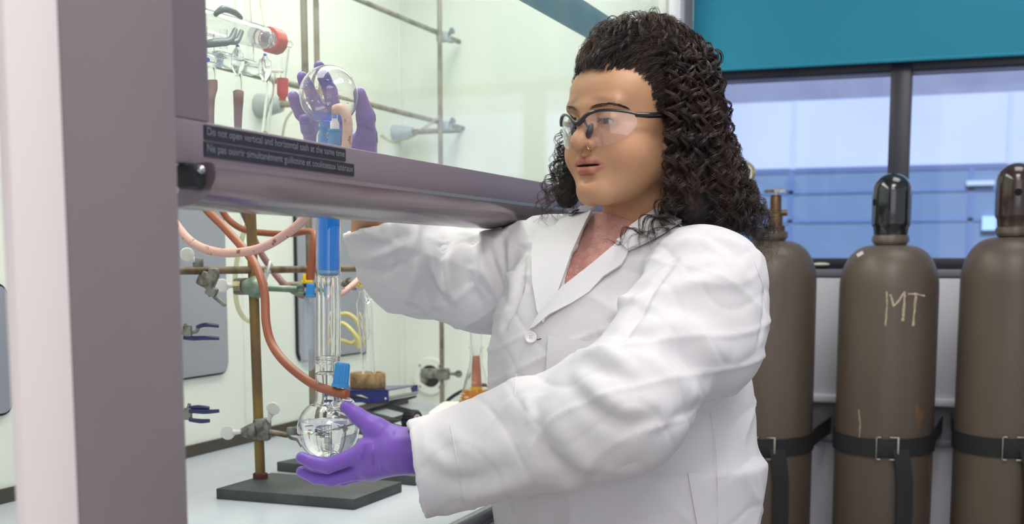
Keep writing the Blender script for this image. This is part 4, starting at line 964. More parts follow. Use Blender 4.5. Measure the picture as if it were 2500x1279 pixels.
# ================================================================== THE PERSON
from mathutils.geometry import delaunay_2d_cdt
person = thing('person', (P(1535, 700, 1.88).x, P(1535, 700, 1.88).y, 0), 'person in white lab coat, safety glasses and purple gloves holding the glass assembly', 'person')
def col_attr_mat(name, base, spots, rough=0.45, sss=0.0, bump=0.0, bscale=300):
    mt = mat(name, base, rough, sss=sss, bump=bump, bscale=bscale, col2=tuple(int(c*0.94) for c in base), scale=14)
    t = mt.node_tree; b = t.nodes['Principled BSDF']; old = b.inputs['Base Color'].links[0].from_socket
    for nm, c in spots:
        at = t.nodes.new('ShaderNodeAttribute'); at.attribute_name = nm
        mx = t.nodes.new('ShaderNodeMix'); mx.data_type = 'RGBA'; mx.inputs[7].default_value = lin(c)
        t.links.new(at.outputs['Fac'], mx.inputs[0]); t.links.new(old, mx.inputs[6]); old = mx.outputs[2]
    t.links.new(old, b.inputs['Base Color']); return mt
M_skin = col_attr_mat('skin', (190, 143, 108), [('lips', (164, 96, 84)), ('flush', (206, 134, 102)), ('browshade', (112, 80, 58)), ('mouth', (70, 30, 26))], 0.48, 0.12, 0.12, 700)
M_coat = mat('coat_cotton', (212, 209, 212), 0.85, bump=0.12, bscale=900)
M_glove = mat('nitrile', (116, 78, 176), 0.40, bump=0.10, bscale=120, stretch=(1, 1, 1), sheen=0.2)
M_sweater = mat('pink_fleece', (206, 150, 138), 0.95, bump=1.0, bscale=420, col2=(190, 130, 118), scale=90, sheen=0.5)
M_hair = mat('hair', (38, 28, 26), 0.34, col2=(80, 56, 46), scale=18, spec=0.55)
M_hairin = mat('hair_inner', (22, 17, 16), 0.7, bump=1.0, bscale=180)
M_trs = mat('trousers', (40, 44, 58), 0.9); M_shoe = mat('shoe', (30, 30, 32), 0.6)

TH = math.radians(47); TP = math.radians(3)
hl = -Vector((math.cos(TH), -math.sin(TH), 0)); hf = Vector((-math.sin(TH), -math.cos(TH), 0)); hu = Vector((0, 0, 1))
hf2 = (hf*math.cos(TP)-hu*math.sin(TP)).normalized(); hu2 = hl.cross(hf2)
HC = Vector(PL(1541, 322, 1.83))
H4 = Matrix((hl, hf2, hu2)).transposed().to_4x4(); H4.translation = HC     # head frame -> person's frame
HW = LM @ H4
def hw(x, y, z): return HW @ Vector((x, y, z))
H4i = H4.inverted()
neckb = H4i @ Vector(PL(1560, 585, 1.885))
def head_sdf(X, Y, Z):
    A = np.abs(X)
    d = ell(X, Y, Z, (0, -.022, .045), (.075, .096, .088))
    d = smin(d, ell(X, Y, Z, (0, .030, -.012), (.062, .066, .088)), .03)
    d = smin(d, ell(X, Y, Z, (0, .036, .052), (.063, .055, .046)), .02)
    d = smin(d, sph(A, Y, Z, (.036, .050, -.030), .0345), .02)
    d = smin(d, cap(A, Y, Z, (.047, .006, -.044), (.014, .072, -.082), .026, .020), .022)
    d = smin(d, ell(A, Y, Z, (0, .032, -.064), (.042, .05, .026)), .018)       # soft under-chin
    d = smin(d, ell(A, Y, Z, (0, .083, -.080), (.019, .016, .014)), .014)
    d = smin(d, ell(A, Y, Z, (0, .073, -.046), (.027, .018, .028)), .015)
    d = smin(d, cap(A, Y, Z, (.006, .088, .031), (.042, .077, .034), .008, .006), .014)
    d = smax(d, -ell(A, Y, Z, (.032, .103, .014), (.020, .020, .014)), .012)
    d = smin(d, cap(A, Y, Z, (0, .084, .024), (0, .1035, -.008), .0080, .0100), .010)
    d = smin(d, sph(A, Y, Z, (0, .1080, -.0150), .0115), .007)
    d = smin(d, ell(A, Y, Z, (.0150, .0955, -.0180), (.0080, .0105, .0078)), .0028)
    d = smax(d, -ell(A, Y, Z, (.0078, .1015, -.0268), (.0038, .0085, .0055)), .0012)
    # lids
    d = smin(d, sph(A, Y, Z, (.032, .0755, .0135), .0145), .005)
    d = smax(d, -ell(A, Y, Z, (.032, .0920, .0105), (.0125, .014, .0036)), .0012)
    d = smin(d, cap(A, Y, Z, (.021, .0875, .0160), (.043, .0830, .0150), .0020, .0016), .003)
    # lips
    up = smin(cap(A, Y, Z, (.0, .0960, -.0405), (.010, .0950, -.0395), .0054, .0052), cap(A, Y, Z, (.010, .0950, -.0395), (.029, .0850, -.0470), .0052, .0018), .003)
    lo = smin(cap(A, Y, Z, (.0, .0945, -.0536), (.010, .0930, -.0534), .0064, .0060), cap(A, Y, Z, (.010, .0930, -.0538), (.028, .0845, -.0484), .0062, .0022), .003)
    d = smin(d, up, .003); d = smin(d, lo, .003)
    d = smax(d, -ell(A, Y, Z, (0, .0925, -.0469), (.0235, .0165, .0013)), .0008)
    d = smax(d, -ell(A, Y, Z, (0, .1000, -.0290), (.0026, .006, .009)), .004)
    d = smax(d, -ell(A, Y, Z, (0, .0985, -.0655), (.018, .0075, .0040)), .006)
    # ears
    e = ell(A, Y, Z, (.0760, -.008, .004), (.0065, .017, .029)); e = smax(e, -ell(A, Y, Z, (.0835, -.004, .006), (.005, .009, .017)), .003)
    e = smin(e, ell(A, Y, Z, (.0730, .004, -.0245), (.005, .0085, .010)), .005)
    d = smin(d, e, .004)
    nk = cap(X, Y, Z, (0, -.022, -.045), tuple(neckb), .050, .058)
    return smin(d, nk, .022)
me_head = sdf_mesh('body', head_sdf, (-.10, -.135, -.215), (.10, .13, .145), 0.00135, HW, 1)
# second part of the same body: torso, arms and hands inside the clothes
SL, EL, WL = PL(1722, 712, 1.745), PL(1522, 1000, 1.60), PL(1018, 1160, 1.748)
SR, ER, CR, WR = PL(1345, 645, 1.99), PL(990, 668, 2.095), PL(908, 560, 2.035), PL(880, 430, 1.93)
hand_L = [  # lower hand: (points with px, py, depth, radius)
    [(1000, 1098, 1.757, .0280), (900, 1100, 1.766, .0200)], [(1000, 1110, 1.757, .0280), (900, 1135, 1.772, .0190)], [(985, 1110, 1.765, .0230), (905, 1152, 1.785, .0150)],
    [(1010, 1098, 1.757, .0315), (975, 1098, 1.758, .0300)],
    [(975, 1078, 1.762, .020), (918, 1048, 1.770, .0165), (872, 1014, 1.778, .0118), (845, 993, 1.782, .0088)],
    [(905, 1098, 1.762, .0150), (868, 1112, 1.764, .0122), (800, 1137, 1.768, .0112), (765, 1130, 1.771, .0102), (737, 1117, 1.775, .0088)],
    [(905, 1140, 1.775, .0140), (868, 1153, 1.779, .0115), (808, 1169, 1.785, .0108), (770, 1165, 1.788, .0098), (737, 1151, 1.790, .0085)],
    [(905, 1150, 1.790, .0120), (838, 1168, 1.815, .0108), (778, 1156, 1.832, .0085)],
    [(908, 1130, 1.800, .0110), (862, 1135, 1.850, .0092), (824, 1108, 1.880, .0078)]]
hand_R = [
    [(880, 440, 1.932, .0265), (868, 400, 1.925, .0260)], [(868, 400, 1.925, .024), (822, 300, 1.915, .0150)], [(862, 405, 1.925, .022), (797, 306, 1.915, .0145)],
    [(855, 410, 1.925, .021), (776, 326, 1.912, .0140)], [(850, 412, 1.925, .020), (766, 350, 1.908, .0130)], [(880, 410, 1.92, .024), (884, 355, 1.908, .0200)],
    [(822, 300, 1.915, .0125), (806, 222, 1.905, .0110), (790, 185, 1.895, .0100), (779, 162, 1.885, .0082)],
    [(797, 306, 1.915, .0125), (762, 238, 1.908, .0108), (747, 208, 1.895, .0100), (738, 188, 1.882, .0084)],
    [(776, 326, 1.912, .0120), (736, 276, 1.900, .0105), (723, 252, 1.885, .0096), (716, 236, 1.872, .0084)],
    [(766, 350, 1.908, .0110), (751, 316, 1.882, .0098), (743, 292, 1.862, .0082)],
    [(888, 385, 1.910, .0190), (895, 335, 1.895, .0150), (893, 285, 1.872, .0128), (878, 228, 1.850, .0090)]]
def hand_sdf(hand, sh=0.0, k=.008):
    caps = []
    for ch in hand:
        for a, b in zip(ch[:-1], ch[1:]): caps.append((PL(*a[:3]), PL(*b[:3]), a[3]-sh, b[3]-sh))
    def f(X, Y, Z):
        d = None
        for a, b, ra, rb_ in caps:
            c = cap(X, Y, Z, a, b, ra, rb_); d = c if d is None else smin(d, c, k if max(ra, rb_) > .0125 else k*.45)
        return d
    return f
hL = hand_sdf(hand_L, .004); hR = hand_sdf(hand_R, .004)
def body_sdf(X, Y, Z):
    d = ell(X, Y, Z, PL(1530, 800, 1.88), (.14, .11, .14)); d = smin(d, ell(X, Y, Z, PL(1530, 1060, 1.88), (.17, .13, .25)), .05)
    d = smin(d, cap(X, Y, Z, PL(1370, 650, 1.98), PL(1720, 680, 1.76), .05, .05), .05)
    d = smin(d, cap(X, Y, Z, PL(1560, 560, 1.88), PL(1550, 680, 1.88), .050, .07), .03)
    for a, b, ra, rb_ in ((SL, EL, .055, .045), (EL, PL(1030, 1112, 1.757), .042, .027), (SR, ER, .05, .040), (ER, CR, .036, .029), (CR, WR, .029, .026)):
        d = smin(d, cap(X, Y, Z, a, b, ra, rb_), .02)
    return smin(smin(d, hL(X, Y, Z), .01), hR(X, Y, Z), .01)
me_b2 = sdf_mesh('body2', body_sdf, (-.42, 1.50, .85), (.40, 2.14, 1.68), 0.0050, LM, 1)
bm = bmesh.new(); bm.from_mesh(me_head); bm.from_mesh(me_b2); me_body = bpy.data.meshes.new('body'); bm.to_mesh(me_body); bm.free()
# colour regions of the face
n = len(me_body.vertices); co = np.empty(n*3); me_body.vertices.foreach_get('co', co); co = co.reshape(-1, 3)
Mi = np.array(HW.inverted()); hc = co@Mi[:3, :3].T+Mi[:3, 3]
A = np.abs(hc[:, 0])
lipc = np.minimum(cap(A, hc[:, 1], hc[:, 2], (.0, .0960, -.0405), (.010, .0950, -.0395), .0060, .0058), cap(A, hc[:, 1], hc[:, 2], (.010, .0950, -.0395), (.0300, .0850, -.0470), .0058, .0026))
lipc = np.minimum(lipc, np.minimum(cap(A, hc[:, 1], hc[:, 2], (.0, .0945, -.0540), (.010, .0930, -.0538), .0074, .0070), cap(A, hc[:, 1], hc[:, 2], (.010, .0930, -.0538), (.0290, .0845, -.0484), .0066, .0028)))
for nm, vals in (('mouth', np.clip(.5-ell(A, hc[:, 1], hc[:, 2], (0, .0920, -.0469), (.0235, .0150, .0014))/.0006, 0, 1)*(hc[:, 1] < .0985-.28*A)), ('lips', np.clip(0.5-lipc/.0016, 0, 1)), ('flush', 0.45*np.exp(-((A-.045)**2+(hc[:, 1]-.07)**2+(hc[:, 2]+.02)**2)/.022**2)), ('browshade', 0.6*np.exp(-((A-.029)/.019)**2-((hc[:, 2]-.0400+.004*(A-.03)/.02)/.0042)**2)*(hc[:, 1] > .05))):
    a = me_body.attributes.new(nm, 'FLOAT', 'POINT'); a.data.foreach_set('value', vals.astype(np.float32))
body = link('body', me_body, M_skin, person, ang=180)
face_bvh = BVHTree.FromPolygons([v.co[:] for v in me_head.vertices], [p.vertices[:] for p in me_head.polygons])
def hit(bvh, px, py):
    r = ray(px, py).normalized(); h = bvh.ray_cast(CP, r); return (h[0], h[1]) if h[0] else (None, None)
# eyes
M_eye = mat('eye_white', (206, 196, 190), 0.15, coat=0.5); M_iris = mat('iris_brown', (44, 28, 20), 0.1, coat=0.8)
gz = Vector((0.12, 1, -0.20)).normalized()
for sx in (-1, 1):
    c = Vector((sx*.032, .0758, .0132)); e = MB()
    e.sphere(HW @ c, 0.0122, 28); eo = e.build('eye', M_eye, person, ang=180)
    gzw = (HW.to_3x3() @ gz).normalized(); o = HW @ c
    MB().lathe(o, gzw, [(0.0058, 0.01085), (0.0050, 0.0117), (0.003, 0.0124), (0, 0.0126)], 24).build('iris', M_iris, eo, ang=180)
# strands: many thin hairs collected in one mesh
def strand_mesh(name, strands, mt, parent, sides=3):
    V = []; Fc = []; base = 0
    for pts, r in strands:
        m_ = len(pts); d = np.gradient(pts, axis=0); d /= np.linalg.norm(d, axis=1)[:, None]+1e-9
        ref = np.array([0.31, 0.17, 0.93]); x = np.cross(d, ref); x /= np.linalg.norm(x, axis=1)[:, None]+1e-9; y = np.cross(d, x)
        rr = r*np.linspace(1, 0.35, m_)[:, None] if np.isscalar(r) else np.asarray(r)[:, None]
        ring = np.stack([pts+x*rr*math.cos(2*math.pi*k/sides)+y*rr*math.sin(2*math.pi*k/sides) for k in range(sides)], 1).reshape(-1, 3)
        V.append(ring); i = np.arange(m_-1)[:, None]*sides; k = np.arange(sides)[None]; k2 = (k+1) % sides
        Fc.append((np.stack([i+k, i+k2, i+sides+k2, i+sides+k], -1).reshape(-1, 4))+base); base += m_*sides
    V = np.concatenate(V); Fc = np.concatenate(Fc); me = bpy.data.meshes.new(name)
    me.vertices.add(len(V)); me.loops.add(Fc.size); me.polygons.add(len(Fc)); me.vertices.foreach_set('co', V.ravel()); me.loops.foreach_set('vertex_index', Fc.ravel())
    me.polygons.foreach_set('loop_start', np.arange(0, Fc.size, 4)); me.polygons.foreach_set('loop_total', np.full(len(Fc), 4)); me.update(calc_edges=True)
    return link(name, me, mt, parent, ang=180)
def on_face(px, py, up=0.0006):
    h, n_ = hit(face_bvh, px, py); return np.array(h+n_*up) if h else None
sts = []
for line, nn, L in (([(1440, 264), (1460, 257), (1485, 253), (1508, 256), (1528, 263)], 170, 12), ([(1384, 264), (1392, 262), (1404, 268)], 40, 8)):
    for k in range(nn):
        t = rnd.random()*(len(line)-1); i = min(int(t), len(line)-2); f = t-i
        px = line[i][0]*(1-f)+line[i+1][0]*f; py = line[i][1]*(1-f)+line[i+1][1]*f+rnd.uniform(-4, 4)*(1-.5*t/(len(line)-1))
        a = on_face(px, py); b = on_face(px+L*.5, py-2.5+t*.9); c = on_face(px+L, py-2+t*1.8)
        if a is not None and b is not None and c is not None: sts.append((np.array([a, b, c]), 0.00020))
    if sts: strand_mesh('eyebrow', sts, M_hair, person)
    sts = []
# lashes along the upper lids
sts = []
for sx in (-1, 1):
    for k in range(46):
        t = k/45; x_ = sx*(.0205+.0235*t); zc_ = .0112+.0036*math.sin(math.pi*min(1, t*1.05)); yc_ = .0885-.0045*t+.002*math.sin(math.pi*t)
        p_ = [hw(x_+sx*j*.0006*t, yc_+j*.0014, zc_-j*.0009+.00025*j*j) for j in range(4)]
        sts.append((np.array(p_), .00022))
strand_mesh('eyelashes', sts, M_hair, person)
# nose ring
q = [hw(-.0165-.0035*math.sin(a), .1030-.002*math.sin(a), -.0215+.0045*math.cos(a)) for a in [k*2*math.pi/20 for k in range(16)]]
MB().tube(q, 0.0005, n=8, steps=2).build('nose_ring', mat('gold', (220, 180, 110), 0.2, 1.0), person)

# ---------------- coat
def coat_parts(X, Y, Z):
    t = ell(X, Y, Z, PL(1490, 765, 1.885), (.155, .135, .135))
    t = smin(t, ell(X, Y, Z, PL(1372, 845, 1.875), (.100, .115, .130)), .04)
    t = smin(t, ell(X, Y, Z, PL(1520, 1050, 1.885), (.200, .165, .27)), .05)
    hp = np.array(PL(1537, 1330, 1.885)); k = np.clip((hp[2]-Z)/.4, 0, 1)*.03
    el = (np.sqrt(((X-hp[0])/(.192+k))**2+((Y-hp[1])/(.165+k))**2)-1)*(.165+k)
    el = np.maximum(el, Z-(hp[2]+.12)); el = np.maximum(el, .50-Z)
    t = smin(t, el, .06)
    t = smin(t, cap(X, Y, Z, PL(1372, 640, 1.975), PL(1700, 684, 1.765), .070, .070), .05)
    t = smin(t, cap(X, Y, Z, PL(1562, 585, 1.875), PL(1545, 650, 1.875), .056, .100), .03)
    return t
nL = Vector(WL)-Vector(EL); nL.normalize(); nL = Vector((-.975, -.10, -.17)).normalized(); cL = Vector(WL)
nR = Vector((-.25, -.10, .96)).normalized(); cR = Vector(PL(905, 556, 2.005))
def plane(X, Y, Z, c, n): return (X-c[0])*n[0]+(Y-c[1])*n[1]+(Z-c[2])*n[2]
def armL(X, Y, Z, g=0.0):
    u = smin(cap(X, Y, Z, SL, EL, .077-g, .080-g), cap(X, Y, Z, SL, PL(1734, 850, 1.72), .075-g, .070-g), .05)
    f = cap(X, Y, Z, EL, tuple(cL+nL*.06), .080-g, .066-g)
    return smin(u, f, .03)
def armR(X, Y, Z, g=0.0):
    u = cap(X, Y, Z, SR, PL(1180, 690, 2.04), .076-g, .075-g); u = smin(u, cap(X, Y, Z, PL(1180, 690, 2.04), PL(1000, 648, 2.08), .074-g, .080-g), .03)
    f = cap(X, Y, Z, PL(1000, 640, 2.08), tuple(Vector(PL(906, 560, 2.01))+nR*.06), .078-g, .056-g)
    f = smin(f, cap(X, Y, Z, PL(985, 610, 2.07), tuple(Vector(PL(945, 545, 2.03))+nR*.05), .065-g, .044-g), .02)
    return smin(u, f, .02)
def coat_solid(X, Y, Z):
    a = smax(armL(X, Y, Z), plane(X, Y, Z, cL, nL), .003); b = smax(armR(X, Y, Z), plane(X, Y, Z, cR, nR), .003)
    t = coat_parts(X, Y, Z)
    return smin(smin(t, a, .012), b, .016)
VP = [(1452, 470), (1440, 520), (1405, 610), (1372, 706), (1440, 655), (1500, 610), (1545, 575), (1588, 548), (1590, 440)]
def poly_px(X, Y, Z, poly):
    """signed distance in pixels of the projected points to a polygon (negative inside)"""
    z = Z-CAMZ; w = Y*math.cos(PITCH)-z*math.sin(PITCH); px = 1250+X/w*FPX; py = PPY-(Y*math.sin(PITCH)+z*math.cos(PITCH))/w*FPX
    d = np.full(px.shape, 1e9, np.float32); ins = np.zeros(px.shape, bool); n = len(poly)
    for i in range(n):
        x1, y1 = poly[i]; x2, y2 = poly[(i+1) % n]; ex, ey = x2-x1, y2-y1
        t = np.clip(((px-x1)*ex+(py-y1)*ey)/(ex*ex+ey*ey), 0, 1); d = np.minimum(d, (px-x1-t*ex)**2+(py-y1-t*ey)**2)
        ins ^= ((y1 > py) != (y2 > py)) & (px < ex*(py-y1)/(ey+1e-9)+x1)
    d = np.sqrt(d); return np.where(ins, -d, d)
def coat_sdf(X, Y, Z):
    d = coat_solid(X, Y, Z)
    d = smax(d, -np.maximum(armL(X, Y, Z, .009), -(plane(X, Y, Z, cL, nL)+.07)), .001)
    inner = np.maximum(armR(X, Y, Z, .009), -(plane(X, Y, Z, cR, nR)+.07)); d = smax(d, -inner, .001)
    v = poly_px(X, Y, Z, VP)*(1.8/3100); v = np.maximum(v, Y-1.885)
    return smax(d, -v, .002)
me_solid = sdf_mesh('coat_solid', coat_solid, (-.42, 1.45, .80), (.42, 2.24, 1.66), 0.008, LM, 1)
coat_bvh = BVHTree.FromPolygons([v.co[:] for v in me_solid.vertices], [p.vertices[:] for p in me_solid.polygons])
bpy.data.meshes.remove(me_solid)
me_t = sdf_mesh('torso_solid', lambda X, Y, Z: smin(coat_parts(X, Y, Z), cap(X, Y, Z, SL, PL(1742, 850, 1.72), .06, .05), .03), (-.42, 1.45, .80), (.42, 2.24, 1.66), 0.008, LM, 1)
torso_bvh = BVHTree.FromPolygons([v.co[:] for v in me_t.vertices], [p.vertices[:] for p in me_t.polygons]); bpy.data.meshes.remove(me_t)
me_coat = sdf_mesh('lab_coat', coat_sdf, (-.42, 1.45, .45), (.42, 2.24, 1.66), 0.0040, LM, 1)
FOLDS = [  # (pixel polyline, amplitude m (+ ridge, - crease), width m)
    ([(1487, 813), (1541, 812), (1580, 821), (1608, 805)], -.004, .010), ([(1420, 868), (1469, 858), (1500, 874), (1536, 898)], .006, .012),
    ([(1440, 893), (1490, 905), (1535, 925)], -.005, .014), ([(1300, 1005), (1316, 1070), (1345, 1118), (1390, 1150), (1449, 1174)], -.0065, .013),
    ([(1350, 1010), (1378, 1070), (1430, 1120), (1475, 1140)], .005, .018), ([(1392, 937), (1433, 981), (1485, 1020), (1536, 1037), (1593, 1022)], -.007, .013),
    ([(1420, 930), (1470, 975), (1520, 1000), (1580, 990)], .006, .016), ([(1285, 975), (1292, 1010), (1300, 1040)], .004, .008),
    ([(1526, 745), (1598, 716), (1701, 690), (1800, 672)], .006, .014), ([(1560, 768), (1650, 752), (1745, 770)], -.005, .018),
    ([(1590, 790), (1660, 800), (1740, 850), (1790, 880)], .005, .020), ([(1600, 850), (1660, 870), (1720, 920)], -.005, .018),
    ([(1650, 640), (1720, 610), (1790, 610)], -.004, .016), ([(1620, 690), (1700, 650), (1780, 640)], .004, .014), ([(1540, 850), (1600, 880), (1650, 930), (1690, 960)], .005, .016),
    ([(1090, 1050), (1130, 1090), (1190, 1110)], .004, .014), ([(1060, 1150), (1110, 1180), (1170, 1170), (1230, 1150)], -.004, .014), ([(1040, 1090), (1090, 1130), (1150, 1140)], .004, .014),
    ([(1200, 1010), (1240, 1040), (1270, 1090)], -.003, .016), ([(1150, 1210), (1230, 1190), (1310, 1150)], .004, .016), ([(1340, 1180), (1430, 1185), (1500, 1150)], .004, .016),
    ([(1610, 1060), (1660, 1020), (1720, 990), (1790, 960)], -.004, .012), ([(1870, 700), (1862, 780), (1850, 840)], -.003, .006),
    ([(1680, 560), (1730, 575), (1790, 610), (1830, 660)], -.004, .010), ([(1620, 600), (1690, 585), (1760, 600)], .004, .014), ([(1560, 690), (1640, 620), (1700, 580)], -.005, .010), ([(1600, 720), (1690, 665), (1760, 650)], -.004, .012),
    # far sleeve
    ([(1030, 620), (1045, 670), (1060, 715), (1062, 760)], -.008, .008), ([(1010, 540), (1010, 590), (1008, 630)], .007, .011), ([(1045, 585), (1030, 640), (1005, 700), (985, 735)], .006, .011),
    ([(1075, 600), (1072, 650), (1080, 695)], -.007, .007), ([(1100, 600), (1098, 650), (1105, 710), (1130, 780)], .006, .010), ([(1064, 715), (1085, 735), (1110, 745)], -.006, .008),
    ([(1140, 650), (1155, 710), (1180, 760)], -.006, .009), ([(1165, 600), (1185, 660), (1215, 720)], .006, .012), ([(1190, 610), (1210, 665), (1232, 720)], -.008, .007),
    ([(1225, 590), (1235, 640), (1238, 700)], -.008, .007), ([(1250, 580), (1240, 640), (1245, 690)], .006, .010), ([(850, 650), (890, 655), (950, 663), (1008, 625)], -.006, .006),
    ([(850, 620), (900, 628), (950, 610), (990, 590)], .005, .010), ([(880, 595), (930, 600), (990, 575)], -.005, .008), ([(930, 600), (950, 585), (965, 575)], .002, .010),
    ([(985, 735), (1030, 755), (1050, 790), (1080, 802)], -.005, .006), ([(1150, 575), (1158, 600)], -.005, .010), ([(1085, 585), (1092, 610)], -.005, .010),
    # torso
    ([(1640, 640), (1560, 760), (1510, 830)], -.007, .008), ([(1600, 640), (1530, 740), (1480, 800)], .005, .014), ([(1450, 640), (1420, 700), (1400, 760)], .002, .02),
    ([(1260, 900), (1250, 980)], .004, .02), ([(1325, 900), (1320, 970)], -.003, .016), ([(1735, 1000), (1750, 1080), (1752, 1180), (1752, 1279)], -.003, .004), ([(1560, 1190), (1590, 1260)], .004, .03), ([(1350, 1240), (1345, 1279)], -.004, .02), ([(1275, 640), (1262, 720), (1235, 790)], -.009, .009)]
n = len(me_coat.vertices); co = np.empty(n*3); me_coat.vertices.foreach_get('co', co); co = co.reshape(-1, 3)
nr = np.empty(n*3); me_coat.vertices.foreach_get('normal', nr); nr = nr.reshape(-1, 3)
disp = np.zeros(n); Lc = co@np.array(LM.to_3x3())
for pl, amp, wd in FOLDS:
    P3 = []
    for a, b in zip(pl[:-1], pl[1:]):
        for k in range(4):
            h, _n = hit(coat_bvh, a[0]+(b[0]-a[0])*k/4, a[1]+(b[1]-a[1])*k/4)
            if h: P3.append(np.array(h))
    h, _n = hit(coat_bvh, *pl[-1])
    if h: P3.append(np.array(h))
    if len(P3) < 2: continue
    lo = np.min(P3, 0)-.05; hi = np.max(P3, 0)+.05; idx = np.nonzero(np.all((co > lo) & (co < hi), 1))[0]; q = co[idx]
    best = np.full(len(idx), 1e9); tt = np.zeros(len(idx)); m_ = len(P3)-1
    for i in range(m_):
        a, b = P3[i], P3[i+1]; e = b-a; L2 = e@e+1e-12; t = np.clip(((q-a)@e)/L2, 0, 1); dd = np.linalg.norm(q-a-t[:, None]*e, axis=1)
        up_ = dd < best; best[up_] = dd[up_]; tt[up_] = (i+t[up_])/m_
    disp[idx] += 1.5*amp*np.exp(-(best/wd)**2)*np.clip(np.sin(math.pi*np.clip(tt, .08, .92))**.6, 0, 1)
x, y, z = Lc.T
w1 = np.sin(31*x+17*z+2*np.sin(23*y))+np.sin(47*z-29*x+1.7*np.sin(19*x+5)+3*y*7)+.6*np.sin(71*x+61*y-33*z+2*np.sin(31*z))
w2 = np.abs(np.sin(19*x+27*z+3*np.sin(11*z+3)+9*y))
w3 = np.abs(np.sin(23*x-31*z+2.5*np.sin(17*z+1)+2*np.sin(13*x)+6*y)); w4 = np.abs(np.sin(43*z+21*x+2*np.sin(29*x)+11*y))
disp += .0008*w1+.0026*(1-w2)**3+.0030*(1-w3)**4-.0016*(1-w4)**4
me_coat.vertices.foreach_set('co', (co+nr*disp[:, None]).ravel()); me_coat.update()
coat = link('lab_coat', me_coat, M_coat, person, ang=180)
coatf = BVHTree.FromPolygons([v.co[:] for v in me_coat.vertices], [p.vertices[:] for p in me_coat.polygons])
def patch(name, poly, off, th, mt, parent, step=7, bvh=None, edge_lift=0.0, curl=0.0):
    """cloth panel lying on the coat: polygon corners given as seen in the photo, draped on the surface, with thickness"""
    bvh = bvh or torso_bvh; n = len(poly); vs = []; 
    for i in range(n):
        a, b = poly[i], poly[(i+1) % n]; m_ = max(1, int(math.hypot(b[0]-a[0], b[1]-a[1])/step))
        vs += [(a[0]+(b[0]-a[0])*k/m_, a[1]+(b[1]-a[1])*k/m_) for k in range(m_)]
    nb_ = len(vs); edges = [(i, (i+1) % nb_) for i in range(nb_)]
    x0, x1 = min(p[0] for p in poly), max(p[0] for p in poly); y0, y1 = min(p[1] for p in poly), max(p[1] for p in poly)
    def inside(x, y):
        c = False
        for i in range(n):
            (ax_, ay), (bx_, by) = poly[i], poly[(i+1) % n]
            if (ay > y) != (by > y) and x < (bx_-ax_)*(y-ay)/(by-ay)+ax_: c = not c
        return c
    def edist(x, y):
        m_ = 1e9
        for i in range(n):
            (ax_, ay), (bx_, by) = poly[i], poly[(i+1) % n]; ex, ey = bx_-ax_, by-ay; t = max(0, min(1, ((x-ax_)*ex+(y-ay)*ey)/(ex*ex+ey*ey)))
            m_ = min(m_, math.hypot(x-ax_-t*ex, y-ay-t*ey))
        return m_
    yy = y0+step/2
    while yy < y1:
        xx = x0+step/2
        while xx < x1:
            if inside(xx, yy) and edist(xx, yy) > step*.45: vs.append((xx, yy))
            xx += step
        yy += step
    out = delaunay_2d_cdt([Vector(v) for v in vs], edges, [list(range(nb_))], 1, 0.01)
    v2, f2 = out[0], out[2]; top = []; last = None
    for v in v2:
        h, nn_ = hit(bvh, v.x, v.y)
        if h is None:
            dl_ = (last[0]-CP).dot(F3) if last else 1.9
            h, nn_ = P(v.x, v.y, dl_), (last[1] if last else -F3)
        last = (h, nn_); e = edist(v.x, v.y); k = 1-math.exp(-e/14)
        top.append((h, nn_, k))
    m_ = len(top)
    V = [h+(-FC*0.35+nn_*.65)*(off+edge_lift*(1-k)) for h, nn_, k in top]+[h+(-FC*.35+nn_*.65)*(off+edge_lift*(1-k)-th) for h, nn_, k in top]
    F_ = [tuple(f) for f in f2]; cnt = {}
    for f in F_:
        for i in range(len(f)):
            e = (f[i], f[(i+1) % len(f)]); cnt[tuple(sorted(e))] = cnt.get(tuple(sorted(e)), [])+[e]
    Fs = list(F_)+[tuple(i+m_ for i in f[::-1]) for f in F_]
    for es in cnt.values():
        if len(es) == 1:
            a, b = es[0]; Fs.append((b, a, a+m_, b+m_))
    mb = MB(); mb.v = [tuple(v) for v in V]; mb.f = Fs
    return mb.build(name, mt, parent, ang=60)
patch('lapel', [(1462, 498), (1446, 496), (1392, 522), (1360, 560), (1312, 577), (1304, 625), (1305, 690), (1316, 760), (1330, 790), (1368, 708), (1398, 625), (1432, 552)], .009, .006, M_coat, coat, edge_lift=.002)
patch('lapel', [(1548, 572), (1512, 598), (1440, 655), (1374, 706), (1325, 760), (1298, 806), (1310, 800), (1345, 770), (1400, 742), (1440, 716), (1476, 678), (1520, 650), (1534, 628), (1536, 612), (1560, 590)], .010, .007, M_coat, coat, edge_lift=.002)
patch('collar', [(1540, 565), (1528, 585), (1508, 597), (1535, 618), (1580, 598), (1620, 578), (1690, 530), (1660, 505), (1600, 520)], .014, .009, M_coat, coat, edge_lift=.001)
patch('chest_pocket', [(1340, 818), (1400, 828), (1474, 838), (1440, 868), (1400, 935), (1345, 950), (1332, 940)], .0045, .004, M_coat, coat)
patch('hip_pocket', [(1678, 1155), (1748, 1158), (1752, 1278), (1700, 1278)], .0032, .004, M_coat, coat, bvh=coatf)
bh, bn = hit(coatf, 1298, 823); bn = (bn*.5-FC*.5).normalized(); bc = bh+bn*.004
MB().lathe(bc, bn, [(0, 0), (.0075, 0), (.0085, .001), (.0085, .0025), (.0070, .0032), (.0058, .0022), (0, .002)], 32).build('button', mat('button', (236, 230, 228), 0.3, coat=0.4), coat)
bx, by, _ = fr_axes(bn)
